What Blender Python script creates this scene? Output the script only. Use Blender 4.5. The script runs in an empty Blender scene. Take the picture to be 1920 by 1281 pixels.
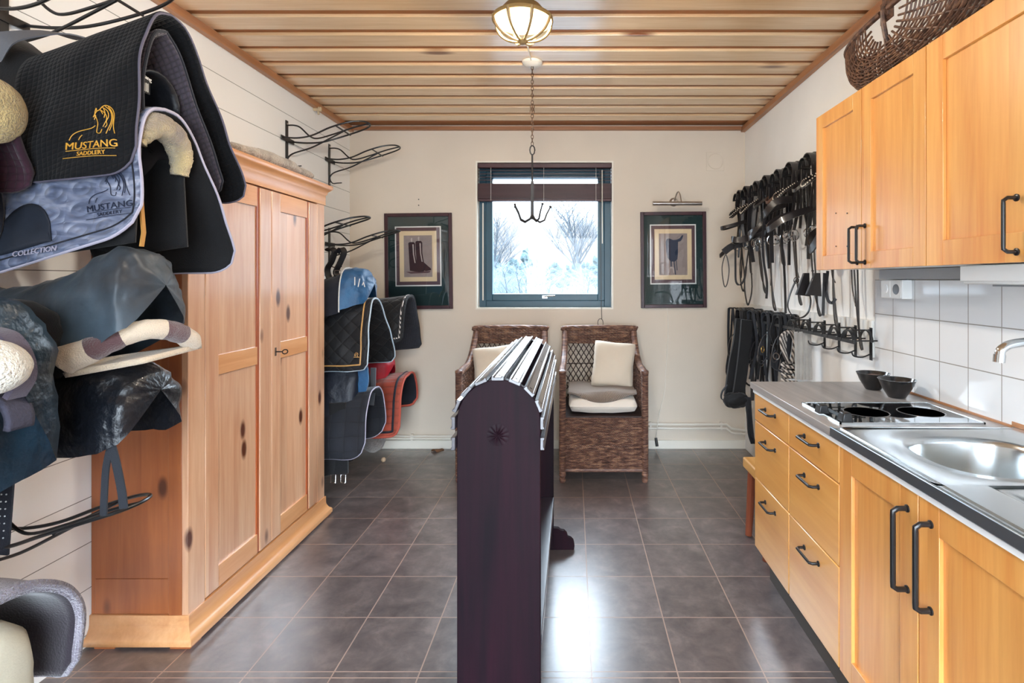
import bpy, math, random
from mathutils import Vector as V, Matrix, noise as mnoise
random.seed(7)
PI = math.pi
sc = bpy.context.scene
COL = sc.collection

# ---------------------------------------------------------------- camera, sky, light, exposure
F, CX, CY, H = 1005.0, 1075.0, 525.0, 1.365      # focal length and horizon point of the photograph, eye height
cam = bpy.data.cameras.new('camera'); camo = bpy.data.objects.new('camera', cam); COL.objects.link(camo)
camo.location = (0, 0, H); camo.rotation_euler = (PI/2, 0, 0)
cam.sensor_width = 36; cam.lens = 36*F/1920
cam.shift_x = -(CX-960)/1920; cam.shift_y = -(640.5-CY)/1920
cam.clip_start = .02; cam.clip_end = 500
sc.camera = camo
sc.view_settings.view_transform = 'Standard'; sc.view_settings.look = 'None'
sc.view_settings.gamma = 1; sc.view_settings.use_curve_mapping = False
sc.view_settings.exposure = 1.22

world = bpy.data.worlds.new('overcast sky'); sc.world = world; world.use_nodes = True
wn = world.node_tree; wn.nodes.clear()
wo = wn.nodes.new('ShaderNodeOutputWorld'); wb = wn.nodes.new('ShaderNodeBackground')
wt = wn.nodes.new('ShaderNodeTexCoord'); ws = wn.nodes.new('ShaderNodeSeparateXYZ'); wr = wn.nodes.new('ShaderNodeValToRGB')
wn.links.new(wt.outputs['Generated'], ws.inputs[0]); wn.links.new(ws.outputs['Z'], wr.inputs[0])
# overcast: pale and hazy at the horizon, several times brighter overhead
wr.color_ramp.elements[0].position = .10; wr.color_ramp.elements[0].color = (.034, .036, .0372, 1)
wr.color_ramp.elements[1].position = .27; wr.color_ramp.elements[1].color = (.72, .86, 1, 1)
wn.links.new(wr.outputs[0], wb.inputs[0]); wb.inputs[1].default_value = 14
wn.links.new(wb.outputs[0], wo.inputs[0])

def light(name, kind, loc, energy, color=(1, 1, 1), rot=(0, 0, 0), size=None, size_y=None, radius=None, portal=False):
    l = bpy.data.lights.new(name, kind); l.energy = energy; l.color = color
    if kind == 'AREA':
        l.shape = 'RECTANGLE'; l.size = size; l.size_y = size_y
        if portal: l.cycles.is_portal = True
    if radius is not None: l.shadow_soft_size = radius
    o = bpy.data.objects.new(name, l); o.location = loc; o.rotation_euler = rot; COL.objects.link(o); return o
# daylight comes in through the far window and an added opening behind the camera
light('sky_portal_far', 'AREA', (-.233, 4.60, 1.72), 1, rot=(-PI/2, 0, 0), size=1.12, size_y=1.2, portal=True)
light('added_daylight_rear', 'AREA', (.0, -1.62, 1.18), 55, (.78, .89, 1), rot=(PI/2, 0, 0), size=1.8, size_y=2.1)

# ---------------------------------------------------------------- helpers
def S(r, g, b, a=1):
    f = lambda c: (c/255/12.92) if c/255 <= .04045 else ((c/255+.055)/1.055)**2.4
    return (f(r), f(g), f(b), a)

def P(px, py, X=None, Y=None, Z=None):
    'world point on a given X, Y or Z plane that the photograph shows at a pixel'
    a, b = (px-CX)/F, (CY-py)/F
    if X is not None: Y = X/a
    elif Z is not None: Y = (Z-H)/b
    return V((a*Y, Y, H+b*Y))

class MB:
    def __init__(s): s.v = []; s.f = []; s.uv = {}
    def add(s, vs, fs):
        n = len(s.v); s.v += [V(p) for p in vs]; s.f += [tuple(i+n for i in f) for f in fs]; return s
    def box(s, x0, x1, y0, y1, z0, z1):
        return s.add([(x0,y0,z0),(x1,y0,z0),(x1,y1,z0),(x0,y1,z0),(x0,y0,z1),(x1,y0,z1),(x1,y1,z1),(x0,y1,z1)],
                     [(0,3,2,1),(4,5,6,7),(0,1,5,4),(1,2,6,5),(2,3,7,6),(3,0,4,7)])
    def frames(s, pts, closed=False):
        n = len(pts); T = []
        for i in range(n):
            if closed: d = pts[(i+1) % n]-pts[i-1]
            else: d = pts[min(i+1, n-1)]-pts[max(i-1, 0)]
            T.append(d.normalized() if d.length > 1e-9 else V((0, 0, 1)))
        return T
    def tube(s, pts, r, n=8, closed=False, sx=1, smooth=0):
        pts = [V(p) for p in pts]
        if smooth: pts = spline(pts, smooth, closed)
        T = s.frames(pts, closed); m = len(pts)
        up = V((0, 0, 1)) if abs(T[0].z) < .9 else V((1, 0, 0))
        N = (up-T[0]*up.dot(T[0])).normalized(); vs = []
        for i, p in enumerate(pts):
            if i: N = (N-T[i]*N.dot(T[i]));  N = N.normalized() if N.length > 1e-6 else V((1, 0, 0))
            B = T[i].cross(N); rr = r[min(i, len(r)-1)] if isinstance(r, (list, tuple)) else r
            for k in range(n):
                a = 2*PI*k/n; vs.append(p+N*(math.cos(a)*rr)+B*(math.sin(a)*rr*sx))
        fs = []
        for i in range(m if closed else m-1):
            j = (i+1) % m
            for k in range(n): fs.append((i*n+k, i*n+(k+1) % n, j*n+(k+1) % n, j*n+k))
        if not closed: fs += [tuple(range(n))[::-1], tuple((m-1)*n+k for k in range(n))]
        return s.add(vs, fs)
    def strap(s, pts, w, t, wd, closed=False, smooth=0):
        'flat band: w wide along wd, t thick'
        pts = [V(p) for p in pts]
        if smooth: pts = spline(pts, smooth, closed)
        T = s.frames(pts, closed); m = len(pts); vs = []; wd = V(wd)
        for i, p in enumerate(pts):
            W = wd-T[i]*wd.dot(T[i]); W = W.normalized() if W.length > .05 else V((0, 0, 1)).cross(T[i]).normalized()
            B = T[i].cross(W)
            for a, b in ((-1,-1),(1,-1),(1,1),(-1,1)): vs.append(p+W*(a*w/2)+B*(b*t/2))
        fs = []
        for i in range(m if closed else m-1):
            j = (i+1) % m
            for k in range(4): fs.append((i*4+k, i*4+(k+1) % 4, j*4+(k+1) % 4, j*4+k))
        if not closed: fs += [(3,2,1,0), tuple((m-1)*4+k for k in range(4))]
        return s.add(vs, fs)
    def prism(s, poly, ax, a0, a1):
        def mk(p, a): return {'x': (a, p[0], p[1]), 'y': (p[0], a, p[1]), 'z': (p[0], p[1], a)}[ax]
        n = len(poly); vs = [mk(p, a0) for p in poly]+[mk(p, a1) for p in poly]
        fs = [tuple(range(n))[::-1], tuple(range(n, 2*n))]+[(i, (i+1) % n, n+(i+1) % n, n+i) for i in range(n)]
        return s.add(vs, fs)
    def lathe(s, prof, c=(0, 0, 0), n=32, ax='z', sx=1, sy=1):
        vs = []; c = V(c)
        for r, h in prof:
            for k in range(n):
                a = 2*PI*k/n; p = (math.cos(a)*r*sx, math.sin(a)*r*sy, h)
                if ax == 'x': p = (p[2], p[0], p[1])
                if ax == 'y': p = (p[0], p[2], p[1])
                vs.append(c+V(p))
        fs = [(i*n+k, i*n+(k+1) % n, (i+1)*n+(k+1) % n, (i+1)*n+k) for i in range(len(prof)-1) for k in range(n)]
        if prof[0][0] > 1e-5: fs.append(tuple(range(n))[::-1])
        if prof[-1][0] > 1e-5: fs.append(tuple((len(prof)-1)*n+k for k in range(n)))
        return s.add(vs, fs)
    def ball(s, c, r, n=16):
        if not isinstance(r, (tuple, list)): r = (r, r, r)
        m = n//2; vs = []; c = V(c)
        for i in range(m+1):
            t = PI*i/m
            for k in range(n):
                a = 2*PI*k/n; vs.append(c+V((r[0]*math.sin(t)*math.cos(a), r[1]*math.sin(t)*math.sin(a), r[2]*math.cos(t))))
        return s.add(vs, [(i*n+k, (i+1)*n+k, (i+1)*n+(k+1) % n, i*n+(k+1) % n) for i in range(m) for k in range(n)])
    def grid(s, G, closed=False, uvs=None):
        n = len(s.v); R, C = len(G), len(G[0])
        s.v += [V(p) for row in G for p in row]
        if uvs:
            k = n
            for row in uvs:
                for q in row: s.uv[k] = q; k += 1
        for i in range(R-1):
            for j in range(C if closed else C-1):
                j2 = (j+1) % C
                s.f.append((n+i*C+j, n+i*C+j2, n+(i+1)*C+j2, n+(i+1)*C+j))
        return s
    def weave(s, O, U, W, w, h, pitch=.009, stake=.03, amp=.0035, r=.0036, stakes=True):
        'basket weave panel: O corner, unit U across, unit W up'
        O, U, W = V(O), V(U).normalized(), V(W).normalized(); N = U.cross(W)
        ns = max(2, round(w/stake)); st = w/ns; nr = max(2, round(h/pitch)); q = h/nr
        for i in range(nr):
            pts = []
            for k in range(ns*3+1):
                u = k*st/3; pts.append(O+U*u+W*((i+.5)*q+.0006*math.sin(k*1.7+i*2.3))+N*(amp*math.cos(PI*u/st+(i % 2)*PI)))
            s.tube(pts, min(r, q*.5), 5)
        if stakes:
            for k in range(ns+1): s.tube([O+U*(k*st), O+U*(k*st)+W*h], .003, 5)
        return s

def spline(pts, k=6, closed=False):
    pts = [V(p) for p in pts]; n = len(pts); out = []
    for i in range(n if closed else n-1):
        if closed: a, b, c, d = pts[i-1], pts[i], pts[(i+1) % n], pts[(i+2) % n]
        else: a, b, c, d = pts[max(i-1, 0)], pts[i], pts[i+1], pts[min(i+2, n-1)]
        for j in range(k):
            t = j/k
            out.append(.5*((2*b)+(c-a)*t+(2*a-5*b+4*c-d)*t*t+(3*b-a-3*c+d)*t**3))
    if not closed: out.append(pts[-1])
    return out

def root_loc(o):
    while o.parent: o = o.parent
    return V(o.location)
def obj(name, mb, mat, parent=None, smooth=35, bevel=0, solid=0, sub=0, loc=None, bseg=2):
    off = root_loc(parent) if parent else V(loc or (0, 0, 0))
    me = bpy.data.meshes.new(name)
    me.from_pydata([v-off for v in mb.v], [], mb.f)
    if mb.uv:
        ul = me.uv_layers.new(name='UVMap')
        for l in me.loops: ul.data[l.index].uv = mb.uv.get(l.vertex_index, (0, 0))
    for m in (mat if isinstance(mat, list) else [mat]): me.materials.append(m)
    if smooth:
        me.polygons.foreach_set('use_smooth', [True]*len(me.polygons))
        me.set_sharp_from_angle(angle=math.radians(smooth))
    me.update()
    o = bpy.data.objects.new(name, me); COL.objects.link(o)
    if parent: o.parent = parent
    elif loc: o.location = loc
    if solid: m = o.modifiers.new('t', 'SOLIDIFY'); m.thickness = solid; m.offset = 0
    if sub: m = o.modifiers.new('s', 'SUBSURF'); m.levels = m.render_levels = sub
    if bevel: m = o.modifiers.new('b', 'BEVEL'); m.width = bevel; m.segments = bseg; m.limit_method = 'ANGLE'; m.angle_limit = math.radians(40); m.harden_normals = False
    return o
def tag(o, label=None, cat=None, group=None, kind=None):
    if label: o['label'] = label
    if cat: o['category'] = cat
    if group: o['group'] = group
    if kind: o['kind'] = kind
    return o
def thing(name, label, cat, loc, group=None):
    o = bpy.data.objects.new(name, None); o.empty_display_size = .05; COL.objects.link(o); o.location = loc
    return tag(o, label, cat, group)
def solo(name, mb, mat, label, cat, group=None, **k):
    xs = [v.x for v in mb.v]; ys = [v.y for v in mb.v]; zs = [v.z for v in mb.v]
    return tag(obj(name, mb, mat, loc=((min(xs)+max(xs))/2, (min(ys)+max(ys))/2, min(zs)), **k), label, cat, group)
def struct(name, mb, mat, **k): return tag(obj(name, mb, mat, **k), kind='structure')
def dup(o, loc=None, label=None, rz=None, group=None, parent=None, scale=None):
    c = o.copy(); COL.objects.link(c)
    if parent: c.parent = parent
    for ch in list(o.children): dup(ch, parent=c)
    if loc: c.location = loc
    if label: c['label'] = label
    if group: c['group'] = group
    if rz is not None: c.rotation_euler[2] = rz
    if scale: c.scale = scale
    return c

# ---------------------------------------------------------------- materials
class NT:
    def __init__(s, name):
        s.m = bpy.data.materials.new(name); s.m.use_nodes = True; s.t = s.m.node_tree; s.t.nodes.clear()
        s.out = s.n('OutputMaterial'); s.b = s.n('BsdfPrincipled'); s.l(s.b.outputs[0], s.out.inputs[0])
    def n(s, k, **kw):
        x = s.t.nodes.new('ShaderNode'+k)
        for a, b in kw.items(): setattr(x, a, b)
        return x
    def l(s, a, b): s.t.links.new(a, b)
    def math(s, op, a, b=None, c=None):
        x = s.n('Math', operation=op)
        for i, q in enumerate((a, b, c)):
            if q is None: continue
            if isinstance(q, (int, float)): x.inputs[i].default_value = q
            else: s.l(q, x.inputs[i])
        return x.outputs[0]
    def coord(s, kind='Object', scale=(1, 1, 1), rot=(0, 0, 0)):
        c = s.n('TexCoord'); m = s.n('Mapping'); s.l(c.outputs[kind], m.inputs[0])
        m.inputs['Scale'].default_value = scale; m.inputs['Rotation'].default_value = rot; return m.outputs[0]
    def noise(s, vec, scale, detail=4, rough=.5, dist=0):
        x = s.n('TexNoise'); s.l(vec, x.inputs['Vector']); x.inputs['Scale'].default_value = scale
        x.inputs['Detail'].default_value = detail; x.inputs['Roughness'].default_value = rough; x.inputs['Distortion'].default_value = dist
        return x.outputs['Fac']
    def ramp(s, fac, stops):
        x = s.n('ValToRGB'); s.l(fac, x.inputs[0]); e = x.color_ramp.elements
        while len(e) < len(stops): e.new(.5)
        for q, (p, c) in zip(e, stops): q.position = p; q.color = c if len(c) == 4 else (*c, 1)
        return x.outputs[0]
    def mix(s, fac, a, b, mode='MIX'):
        x = s.n('Mix', data_type='RGBA', blend_type=mode)
        for i, q in ((0, fac), (6, a), (7, b)):
            if isinstance(q, (int, float)): x.inputs[i].default_value = q
            elif isinstance(q, tuple): x.inputs[i].default_value = q
            else: s.l(q, x.inputs[i])
        return x.outputs[2]
    def bump(s, h, strength=.5, dist=.01):
        x = s.n('Bump'); s.l(h, x.inputs['Height']); x.inputs['Strength'].default_value = strength; x.inputs['Distance'].default_value = dist
        s.l(x.outputs[0], s.b.inputs['Normal']); return x
    def set(s, **k):
        nm = {'rough': 'Roughness', 'metal': 'Metallic', 'col': 'Base Color', 'coat': 'Coat Weight', 'coatr': 'Coat Roughness', 'spec': 'Specular IOR Level', 'sheen': 'Sheen Weight'}
        for a, q in k.items():
            i = s.b.inputs[nm[a]]
            if isinstance(q, (int, float, tuple)): i.default_value = q
            else: s.l(q, i)
        return s
def M(name, col, rough=.6, metal=0, var=.0, vs=8, bump=0, bs=120, coat=0, coatr=.1, spec=.5, sheen=0, bd=.003, col2=None):
    t = NT(name); c = t.coord()
    if var or col2:
        d = col2 or tuple(x*(1-var) for x in col[:3])+(1,)
        t.set(col=t.ramp(t.noise(c, vs, 5), [(.3, d), (.7, col)]))
    else: t.set(col=col)
    t.set(rough=rough, metal=metal, coat=coat, coatr=coatr, spec=spec, sheen=sheen)
    if bump: t.bump(t.noise(c, bs, 4), bump, bd)
    return t.m
def wood(name, c1, c2, grain='z', rough=.4, fine=1.0, plank=None, pvar=.12, knots=0, kcol=None, coat=0, coatr=.2, bump=.15, spec=.5):
    t = NT(name)
    st = {'x': (.6, 9, 9), 'y': (9, .6, 9), 'z': (9, 9, .6)}[grain]
    v = t.coord(scale=tuple(q*fine for q in st))
    off = None
    if plank:
        c = t.n('TexCoord'); sp = t.n('SeparateXYZ'); t.l(c.outputs['Object'], sp.inputs[0])
        i = t.math('FLOOR', t.math('DIVIDE', t.math('ADD', sp.outputs[plank[0].upper()], plank[2] if len(plank) > 2 else 0), plank[1]))
        w = t.n('TexWhiteNoise', noise_dimensions='1D'); t.l(i, w.inputs['W']); off = w.outputs['Value']
        a = t.n('VectorMath', operation='ADD'); cb = t.n('CombineXYZ')
        for k in range(3): t.l(t.math('MULTIPLY', off, 17.3), cb.inputs[k])
        t.l(v, a.inputs[0]); t.l(cb.outputs[0], a.inputs[1]); v = a.outputs[0]
    n1 = t.noise(v, 1.6, 4, .55, .6); n2 = t.noise(v, 9, 3, .6, .2)
    m = t.math('ADD', t.math('MULTIPLY', n1, .75), t.math('MULTIPLY', n2, .3))
    col = t.ramp(m, [(.32, c1), (.68, c2)])
    if off is not None:
        g = t.math('ADD', t.math('MULTIPLY', off, pvar*2), 1-pvar)
        cc = t.n('CombineColor')
        for k in range(3): t.l(g, cc.inputs[k])
        col = t.mix(1.0, col, cc.outputs[0], 'MULTIPLY')
    if knots:
        ks = {'x': (1.2, 4.2, 4.2), 'y': (4.2, 1.2, 4.2), 'z': (4.2, 4.2, 1.9)}[grain]
        vo = t.n('TexVoronoi'); t.l(t.coord(scale=tuple(q*knots for q in ks)), vo.inputs['Vector']); vo.inputs['Scale'].default_value = 1.0
        k = t.ramp(vo.outputs['Distance'], [(.075, (1, 1, 1)), (.15, (0, 0, 0))])
        col = t.mix(k, col, kcol or S(90, 45, 20))
    t.set(col=col, rough=rough, coat=coat, coatr=coatr, spec=spec); t.b.inputs['Coat IOR'].default_value = 1.8
    if bump: t.bump(m, bump, .002)
    return t.m
def quilt(name, col, s=.03, diamond=False, rough=.8, strength=.6, col2=None, sheen=.2, power=.45, fab=.25, vs=6, flat=False, aspect=1):
    t = NT(name); c = t.coord('UV', rot=(0, 0, PI/4 if diamond else 0)); sp = t.n('SeparateXYZ'); t.l(c, sp.inputs[0])
    h = [t.math('POWER', t.math('ABSOLUTE', t.math('SINE', t.math('MULTIPLY', sp.outputs[k], PI/(s*(aspect if k == 'X' else 1))))), power) for k in 'XY']
    hh = t.math('MULTIPLY', h[0], h[1])
    g = t.noise(t.coord(), 60, 3)
    base = t.ramp(t.noise(t.coord(), vs, 4), [(.3, col2 or tuple(x*.7 for x in col[:3])+(1,)), (.7, col)])
    t.set(col=t.mix(t.math('SUBTRACT', 1, hh), base, tuple(x*.45 for x in col[:3])+(1,)), rough=rough, sheen=sheen, spec=.35)
    t.bump(t.math('ADD', hh, t.math('MULTIPLY', g, fab)), strength, .006)
    return t.m
# ---------------------------------------------------------------- room
XL, XR, YF, YB, ZC = -1.81, 1.39, 4.34, -1.5, 2.60
def wallmat(name, col, bs=220, strength=.25, groove=None, rough=.75, spec=.3):
    t = NT(name); c = t.coord()
    t.set(col=t.ramp(t.noise(c, 2.5, 5), [(.3, tuple(x*.94 for x in col[:3])+(1,)), (.7, col)]), rough=rough, spec=spec)
    h = t.math('MULTIPLY', t.noise(c, bs, 3), .15)
    h = t.math('ADD', h, t.math('MULTIPLY', t.noise(c, 28, 4), .25))
    if groove:
        sp = t.n('SeparateXYZ'); t.l(c, sp.inputs[0])
        fr = t.math('FRACT', t.math('DIVIDE', t.math('SUBTRACT', sp.outputs['Z'], groove[0]), groove[1]))
        g = t.math('LESS_THAN', fr, .018)
        t.set(col=t.mix(g, col, tuple(x*.25 for x in col[:3])+(1,))); h = t.math('SUBTRACT', h, t.math('MULTIPLY', g, 2.0))
    t.bump(h, strength, .004); return t.m
m_far = wallmat('rough cream plaster', S(220, 208, 192), 180, .5)
m_left = wallmat('white painted boards', S(245, 245, 243), 200, .2, (.55, .1692), .6)
m_right = wallmat('white painted plaster', S(245, 245, 243), 200, .25)
def floor_mat():
    t = NT('dark grey stone tiles'); c = t.coord(); sp = t.n('SeparateXYZ'); t.l(c, sp.inputs[0])
    x, y = sp.outputs['X'], sp.outputs['Y']
    u = t.math('DIVIDE', t.math('SUBTRACT', x, .063), .2985); v = t.math('DIVIDE', t.math('SUBTRACT', y, .067), .3)
    def line(q): f = t.math('FRACT', q); return t.math('LESS_THAN', t.math('MINIMUM', f, t.math('SUBTRACT', 1, f)), .0078)
    g = t.math('MAXIMUM', line(u), line(v))
    g2 = t.math('LESS_THAN', t.math('ABSOLUTE', t.math('SUBTRACT', y, 1.838)), .0025); g = t.math('MAXIMUM', g, g2)
    cb = t.n('CombineXYZ'); t.l(t.math('FLOOR', u), cb.inputs[0]); t.l(t.math('FLOOR', v), cb.inputs[1])
    w = t.n('TexWhiteNoise', noise_dimensions='2D'); t.l(cb.outputs[0], w.inputs['Vector'])
    a = t.n('VectorMath', operation='MULTIPLY_ADD'); t.l(w.outputs['Color'], a.inputs[0]); a.inputs[1].default_value = (9, 9, 9); t.l(c, a.inputs[2])
    n = t.noise(a.outputs[0], 9, 8, .66, .3)
    col = t.ramp(n, [(.32, S(78, 70, 70)), (.52, S(100, 90, 88)), (.70, S(124, 112, 108))])
    g3 = t.math('ADD', t.math('MULTIPLY', w.outputs['Value'], .24), .88); cc = t.n('CombineColor')
    for k in range(3): t.l(g3, cc.inputs[k])
    col = t.mix(1.0, col, cc.outputs[0], 'MULTIPLY')
    t.set(col=t.mix(g, col, S(158, 134, 120)), rough=t.math('ADD', t.math('MULTIPLY', n, .12), t.math('ADD', .26, t.math('MULTIPLY', g, .3))), spec=.5, coat=.6, coatr=.24); t.b.inputs['Coat IOR'].default_value = 1.6
    t.bump(t.math('SUBTRACT', t.math('ADD', t.math('MULTIPLY', n, .22), t.math('MULTIPLY', t.noise(c, 60, 4), .10)), t.math('MULTIPLY', g, .5)), .35, .006)
    return t.m
struct('floor', MB().box(XL-.2, XR+.2, YB-.2, YF+.2, -.1, 0), floor_mat(), smooth=0)
WX0, WX1, WZ0, WZ1 = -.79, .324, 1.127, 2.328                 # the far window's opening
b = MB(); T = .26
b.box(XL-.2, WX0, YF, YF+T, 0, ZC+.1); b.box(WX1, XR+.2, YF, YF+T, 0, ZC+.1)
b.box(WX0, WX1, YF, YF+T, 0, WZ0); b.box(WX0, WX1, YF, YF+T, WZ1, ZC+.1)
struct('wall_far', b, m_far, smooth=0)
struct('wall_left', MB().box(XL-.2, XL, YB-.2, YF, 0, ZC+.1), m_left, smooth=0)
struct('wall_right', MB().box(XR, XR+.2, YB-.2, YF, 0, ZC+.1), m_right, smooth=0)
b = MB(); b.box(XL, -1.0, YB-.1, YB, 0, ZC+.1); b.box(1.0, XR, YB-.1, YB, 0, ZC+.1); b.box(-1, 1, YB-.1, YB, 2.25, ZC+.1); b.box(-1, 1, YB-.1, YB, 0, .02)
struct('wall_back', b, m_right, smooth=0)
# ceiling: lacquered pine boards in two layers, the upper coloured darker as gap shade
m_ceilg = wood('upper ceiling boards darkened as gap shade', S(138, 82, 42), S(168, 108, 60), 'x', .4, .8)
m_ceil = wood('lacquered pine ceiling boards', S(206, 164, 118), S(234, 204, 164), 'x', .3, .8, ('y', .0944, .02), .07, 1.1, S(120, 70, 35), coat=.7, coatr=.22)
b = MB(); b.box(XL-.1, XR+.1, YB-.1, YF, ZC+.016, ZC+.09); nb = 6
k = -28
while True:
    y1 = 3.965+.1887*k; k += 1
    if y1 > YF: break
    if y1 < YB: continue
    b.box(XL, XR, y1-.128, y1, ZC, ZC+.016)
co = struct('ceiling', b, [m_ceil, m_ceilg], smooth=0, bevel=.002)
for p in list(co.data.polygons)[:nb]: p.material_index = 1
m_trim = wood('brown stained pine trim', S(150, 98, 62), S(188, 134, 92), 'y', .35, 1)
m_trimx = wood('brown stained pine trim across', S(135, 90, 62), S(170, 120, 86), 'x', .35, 1)
struct('trim_1', MB().box(XL, XL+.035, YB, YF, ZC-.04, ZC+.002), m_trim, bevel=.004)
struct('trim_2', MB().box(XR-.035, XR, YB, YF, ZC-.04, ZC+.002), m_trim, bevel=.004)
struct('trim_3', MB().box(XL+.035, XR-.035, YF-.035, YF, ZC-.028, ZC+.002), m_trimx, bevel=.004)
m_white = M('white gloss paint', S(232, 226, 214), .4)
b = MB(); b.box(XL, XR, YF-.012, YF, 0, .07); struct('baseboard_far', b, m_white, bevel=.002)
# heating pipes along the far wall
def clamp(b, x, z, y): b.box(x-.008, x+.008, y-.004, YF-.0005, z[0]-.014, z[1]+.014)
b = MB(); y = YF-.03
for z in (.205, .172): b.tube([(.30, y, z), (1.19, y, z), (1.23, y, z), (1.27, y, z-.035), (1.385, y, z-.05)], .0095, 10)
t = thing('heating_pipes', 'pair of white painted heating pipes along the wall right of the wicker chairs', 'pipe', (.8, y, .14))
obj('pipe', b, m_white, t)
for x in (.62, 1.19):
    b = MB(); clamp(b, x, (.172, .205), y); obj('clamp', b, m_white, t, bevel=.001)
b = MB()
for z in (.108, .088): b.tube([(XL+.01, y, z), (-.45, y, z)], .008, 10)
t = thing('heating_pipes', 'pair of low white heating pipes just above the skirting left of the chairs', 'pipe', (-1.1, y, .08))
obj('pipe', b, m_white, t)
b = MB(); clamp(b, -1.3, (.088, .108), y); obj('clamp', b, m_white, t); b = MB(); clamp(b, -.95, (.088, .108), y); obj('clamp', b, m_white, t)

# far window: recess lining, frame, sash, glass, handle
m_teal = M('blue green painted window frame', S(30, 74, 92), .35, var=.2, spec=.5)
b = MB(); e = .012
for (x0, x1, z0, z1) in ((WX0, WX0+e, WZ0, WZ1), (WX1-e, WX1, WZ0, WZ1), (WX0+e, WX1-e, WZ0, WZ0+e), (WX0+e, WX1-e, WZ1-e, WZ1)): b.box(x0, x1, YF-.004, YF+.10, z0, z1)
struct('trim_4', b, m_white)
def ring(b, x0, x1, z0, z1, w, y0, y1):
    b.box(x0, x0+w, y0, y1, z0, z1); b.box(x1-w, x1, y0, y1, z0, z1); b.box(x0+w, x1-w, y0, y1, z0, z0+w); b.box(x0+w, x1-w, y0, y1, z1-w, z1); return b
W = struct('window_1', ring(MB(), WX0+.012, WX1-.012, WZ0+.012, WZ1-.012, .055, YF+.10, YF+.19), m_teal, bevel=.003)
obj('sash', ring(MB(), WX0+.067, WX1-.067, WZ0+.067, WZ1-.067, .055, YF+.085, YF+.16), m_teal, W, bevel=.004)
t = NT('window glass'); g = t.n('BsdfGlossy'); g.inputs['Roughness'].default_value = .01; tr = t.n('BsdfTransparent'); fr = t.n('Fresnel'); fr.inputs[0].default_value = 1.45
mx = t.n('MixShader'); t.l(fr.outputs[0], mx.inputs[0]); t.l(tr.outputs[0], mx.inputs[1]); t.l(g.outputs[0], mx.inputs[2]); t.l(mx.outputs[0], t.out.inputs[0]); m_glass = t.m
obj('glass', MB().add([(WX0+.11, YF+.12, WZ0+.11), (WX1-.11, YF+.12, WZ0+.11), (WX1-.11, YF+.12, WZ1-.11), (WX0+.11, YF+.12, WZ1-.11)], [(0, 1, 2, 3)]), m_glass, W)
m_chrome = M('chrome', S(215, 218, 220), .15, 1); m_black = M('black painted metal', S(20, 20, 22), .35, spec=.6)
b = MB(); hx, hy, hz = -.235, YF+.083, WZ0+.098
b.box(hx-.02, hx+.02, hy-.006, hy+.003, hz-.012, hz+.012); b.tube([(hx, hy, hz), (hx, hy-.03, hz), (hx+.01, hy-.035, hz+.006), (hx+.085, hy-.035, hz+.008)], .006, 8)
obj('handle', b, m_chrome, W)
Wb = struct('added_rear_window', ring(MB(), -1, 1, .02, 2.25, .07, YB-.08, YB-.01), m_white)  # unseen glazed opening, added to bring light onto the foreground
obj('glass', MB().add([(-.93, YB-.05, .09), (.93, YB-.05, .09), (.93, YB-.05, 2.18), (-.93, YB-.05, 2.18)], [(0, 1, 2, 3)]), m_glass, Wb)
# venetian blind, drawn up
m_blind = wood('dark brown blind slats', S(56, 30, 36), S(82, 46, 50), 'x', .45, 2)
t = thing('venetian_blind', 'dark brown wooden venetian blind drawn up at the top of the window', 'blind', (-.233, YF+.05, 2.0))
x0, x1 = WX0+.014, WX1-.014
obj('head_rail', MB().box(x0, x1, YF+.015, YF+.07, WZ1-.05, WZ1-.014), m_blind, t, bevel=.003)
for k in range(4):
    z = WZ1-.072-k*.026; obj('slat', MB().add([(x0, YF+.018, z-.003), (x1, YF+.018, z-.003), (x1, YF+.066, z+.003), (x0, YF+.066, z+.003), (x0, YF+.018, z), (x1, YF+.018, z), (x1, YF+.066, z+.006), (x0, YF+.066, z+.006)], [(0, 3, 2, 1), (4, 5, 6, 7), (0, 1, 5, 4), (1, 2, 6, 5), (2, 3, 7, 6), (3, 0, 4, 7)]), m_blind, t)
b = MB(); z = WZ1-.178
for k in range(26): b.box(x0, x1, YF+.018, YF+.066, z-.0032-k*.0048, z-k*.0048)
obj('slat_stack', b, m_blind, t, smooth=0)
obj('bottom_rail', MB().box(x0, x1, YF+.018, YF+.066, z-.142, z-.127), m_blind, t, bevel=.002)
m_cord = M('pale cord', S(220, 215, 205), .8)
for x in (WX0+.12, -.24, WX1-.14): obj('ladder_cord', MB().tube([(x, YF+.016, WZ1-.05), (x, YF+.016, z-.14)], .0015, 5), m_cord, t)
obj('tilt_rod', MB().tube([(WX1-.09, YF+.012, WZ1-.07), (WX1-.088, YF+.012, 1.66)], .004, 6), m_cord, t)
obj('pull_cord', MB().tube([(WX1-.105, YF+.012, WZ1-.07), (WX1-.10, YF+.008, 1.4), (WX1-.098, YF-.012, WZ0+.02), (WX1-.094, YF-.01, 1.05)], .0022, 6), M('grey cord', S(70, 66, 62), .8), t)
b = MB(); b.tube([(WX1-.105+.022*math.cos(a), YF-.012+.004*math.sin(a), 1.018+.034*math.sin(a)) for a in [k*PI/8 for k in range(16)]], .0022, 6, True); obj('cord_ring', b, M('dark cord', S(60, 56, 54), .8), t)
b = MB(); b.box(WX0+.04, WX0+.05, YF+.078, YF+.085, WZ0+.07, 2.0); obj('side_cord', b, m_cord, t)

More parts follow.
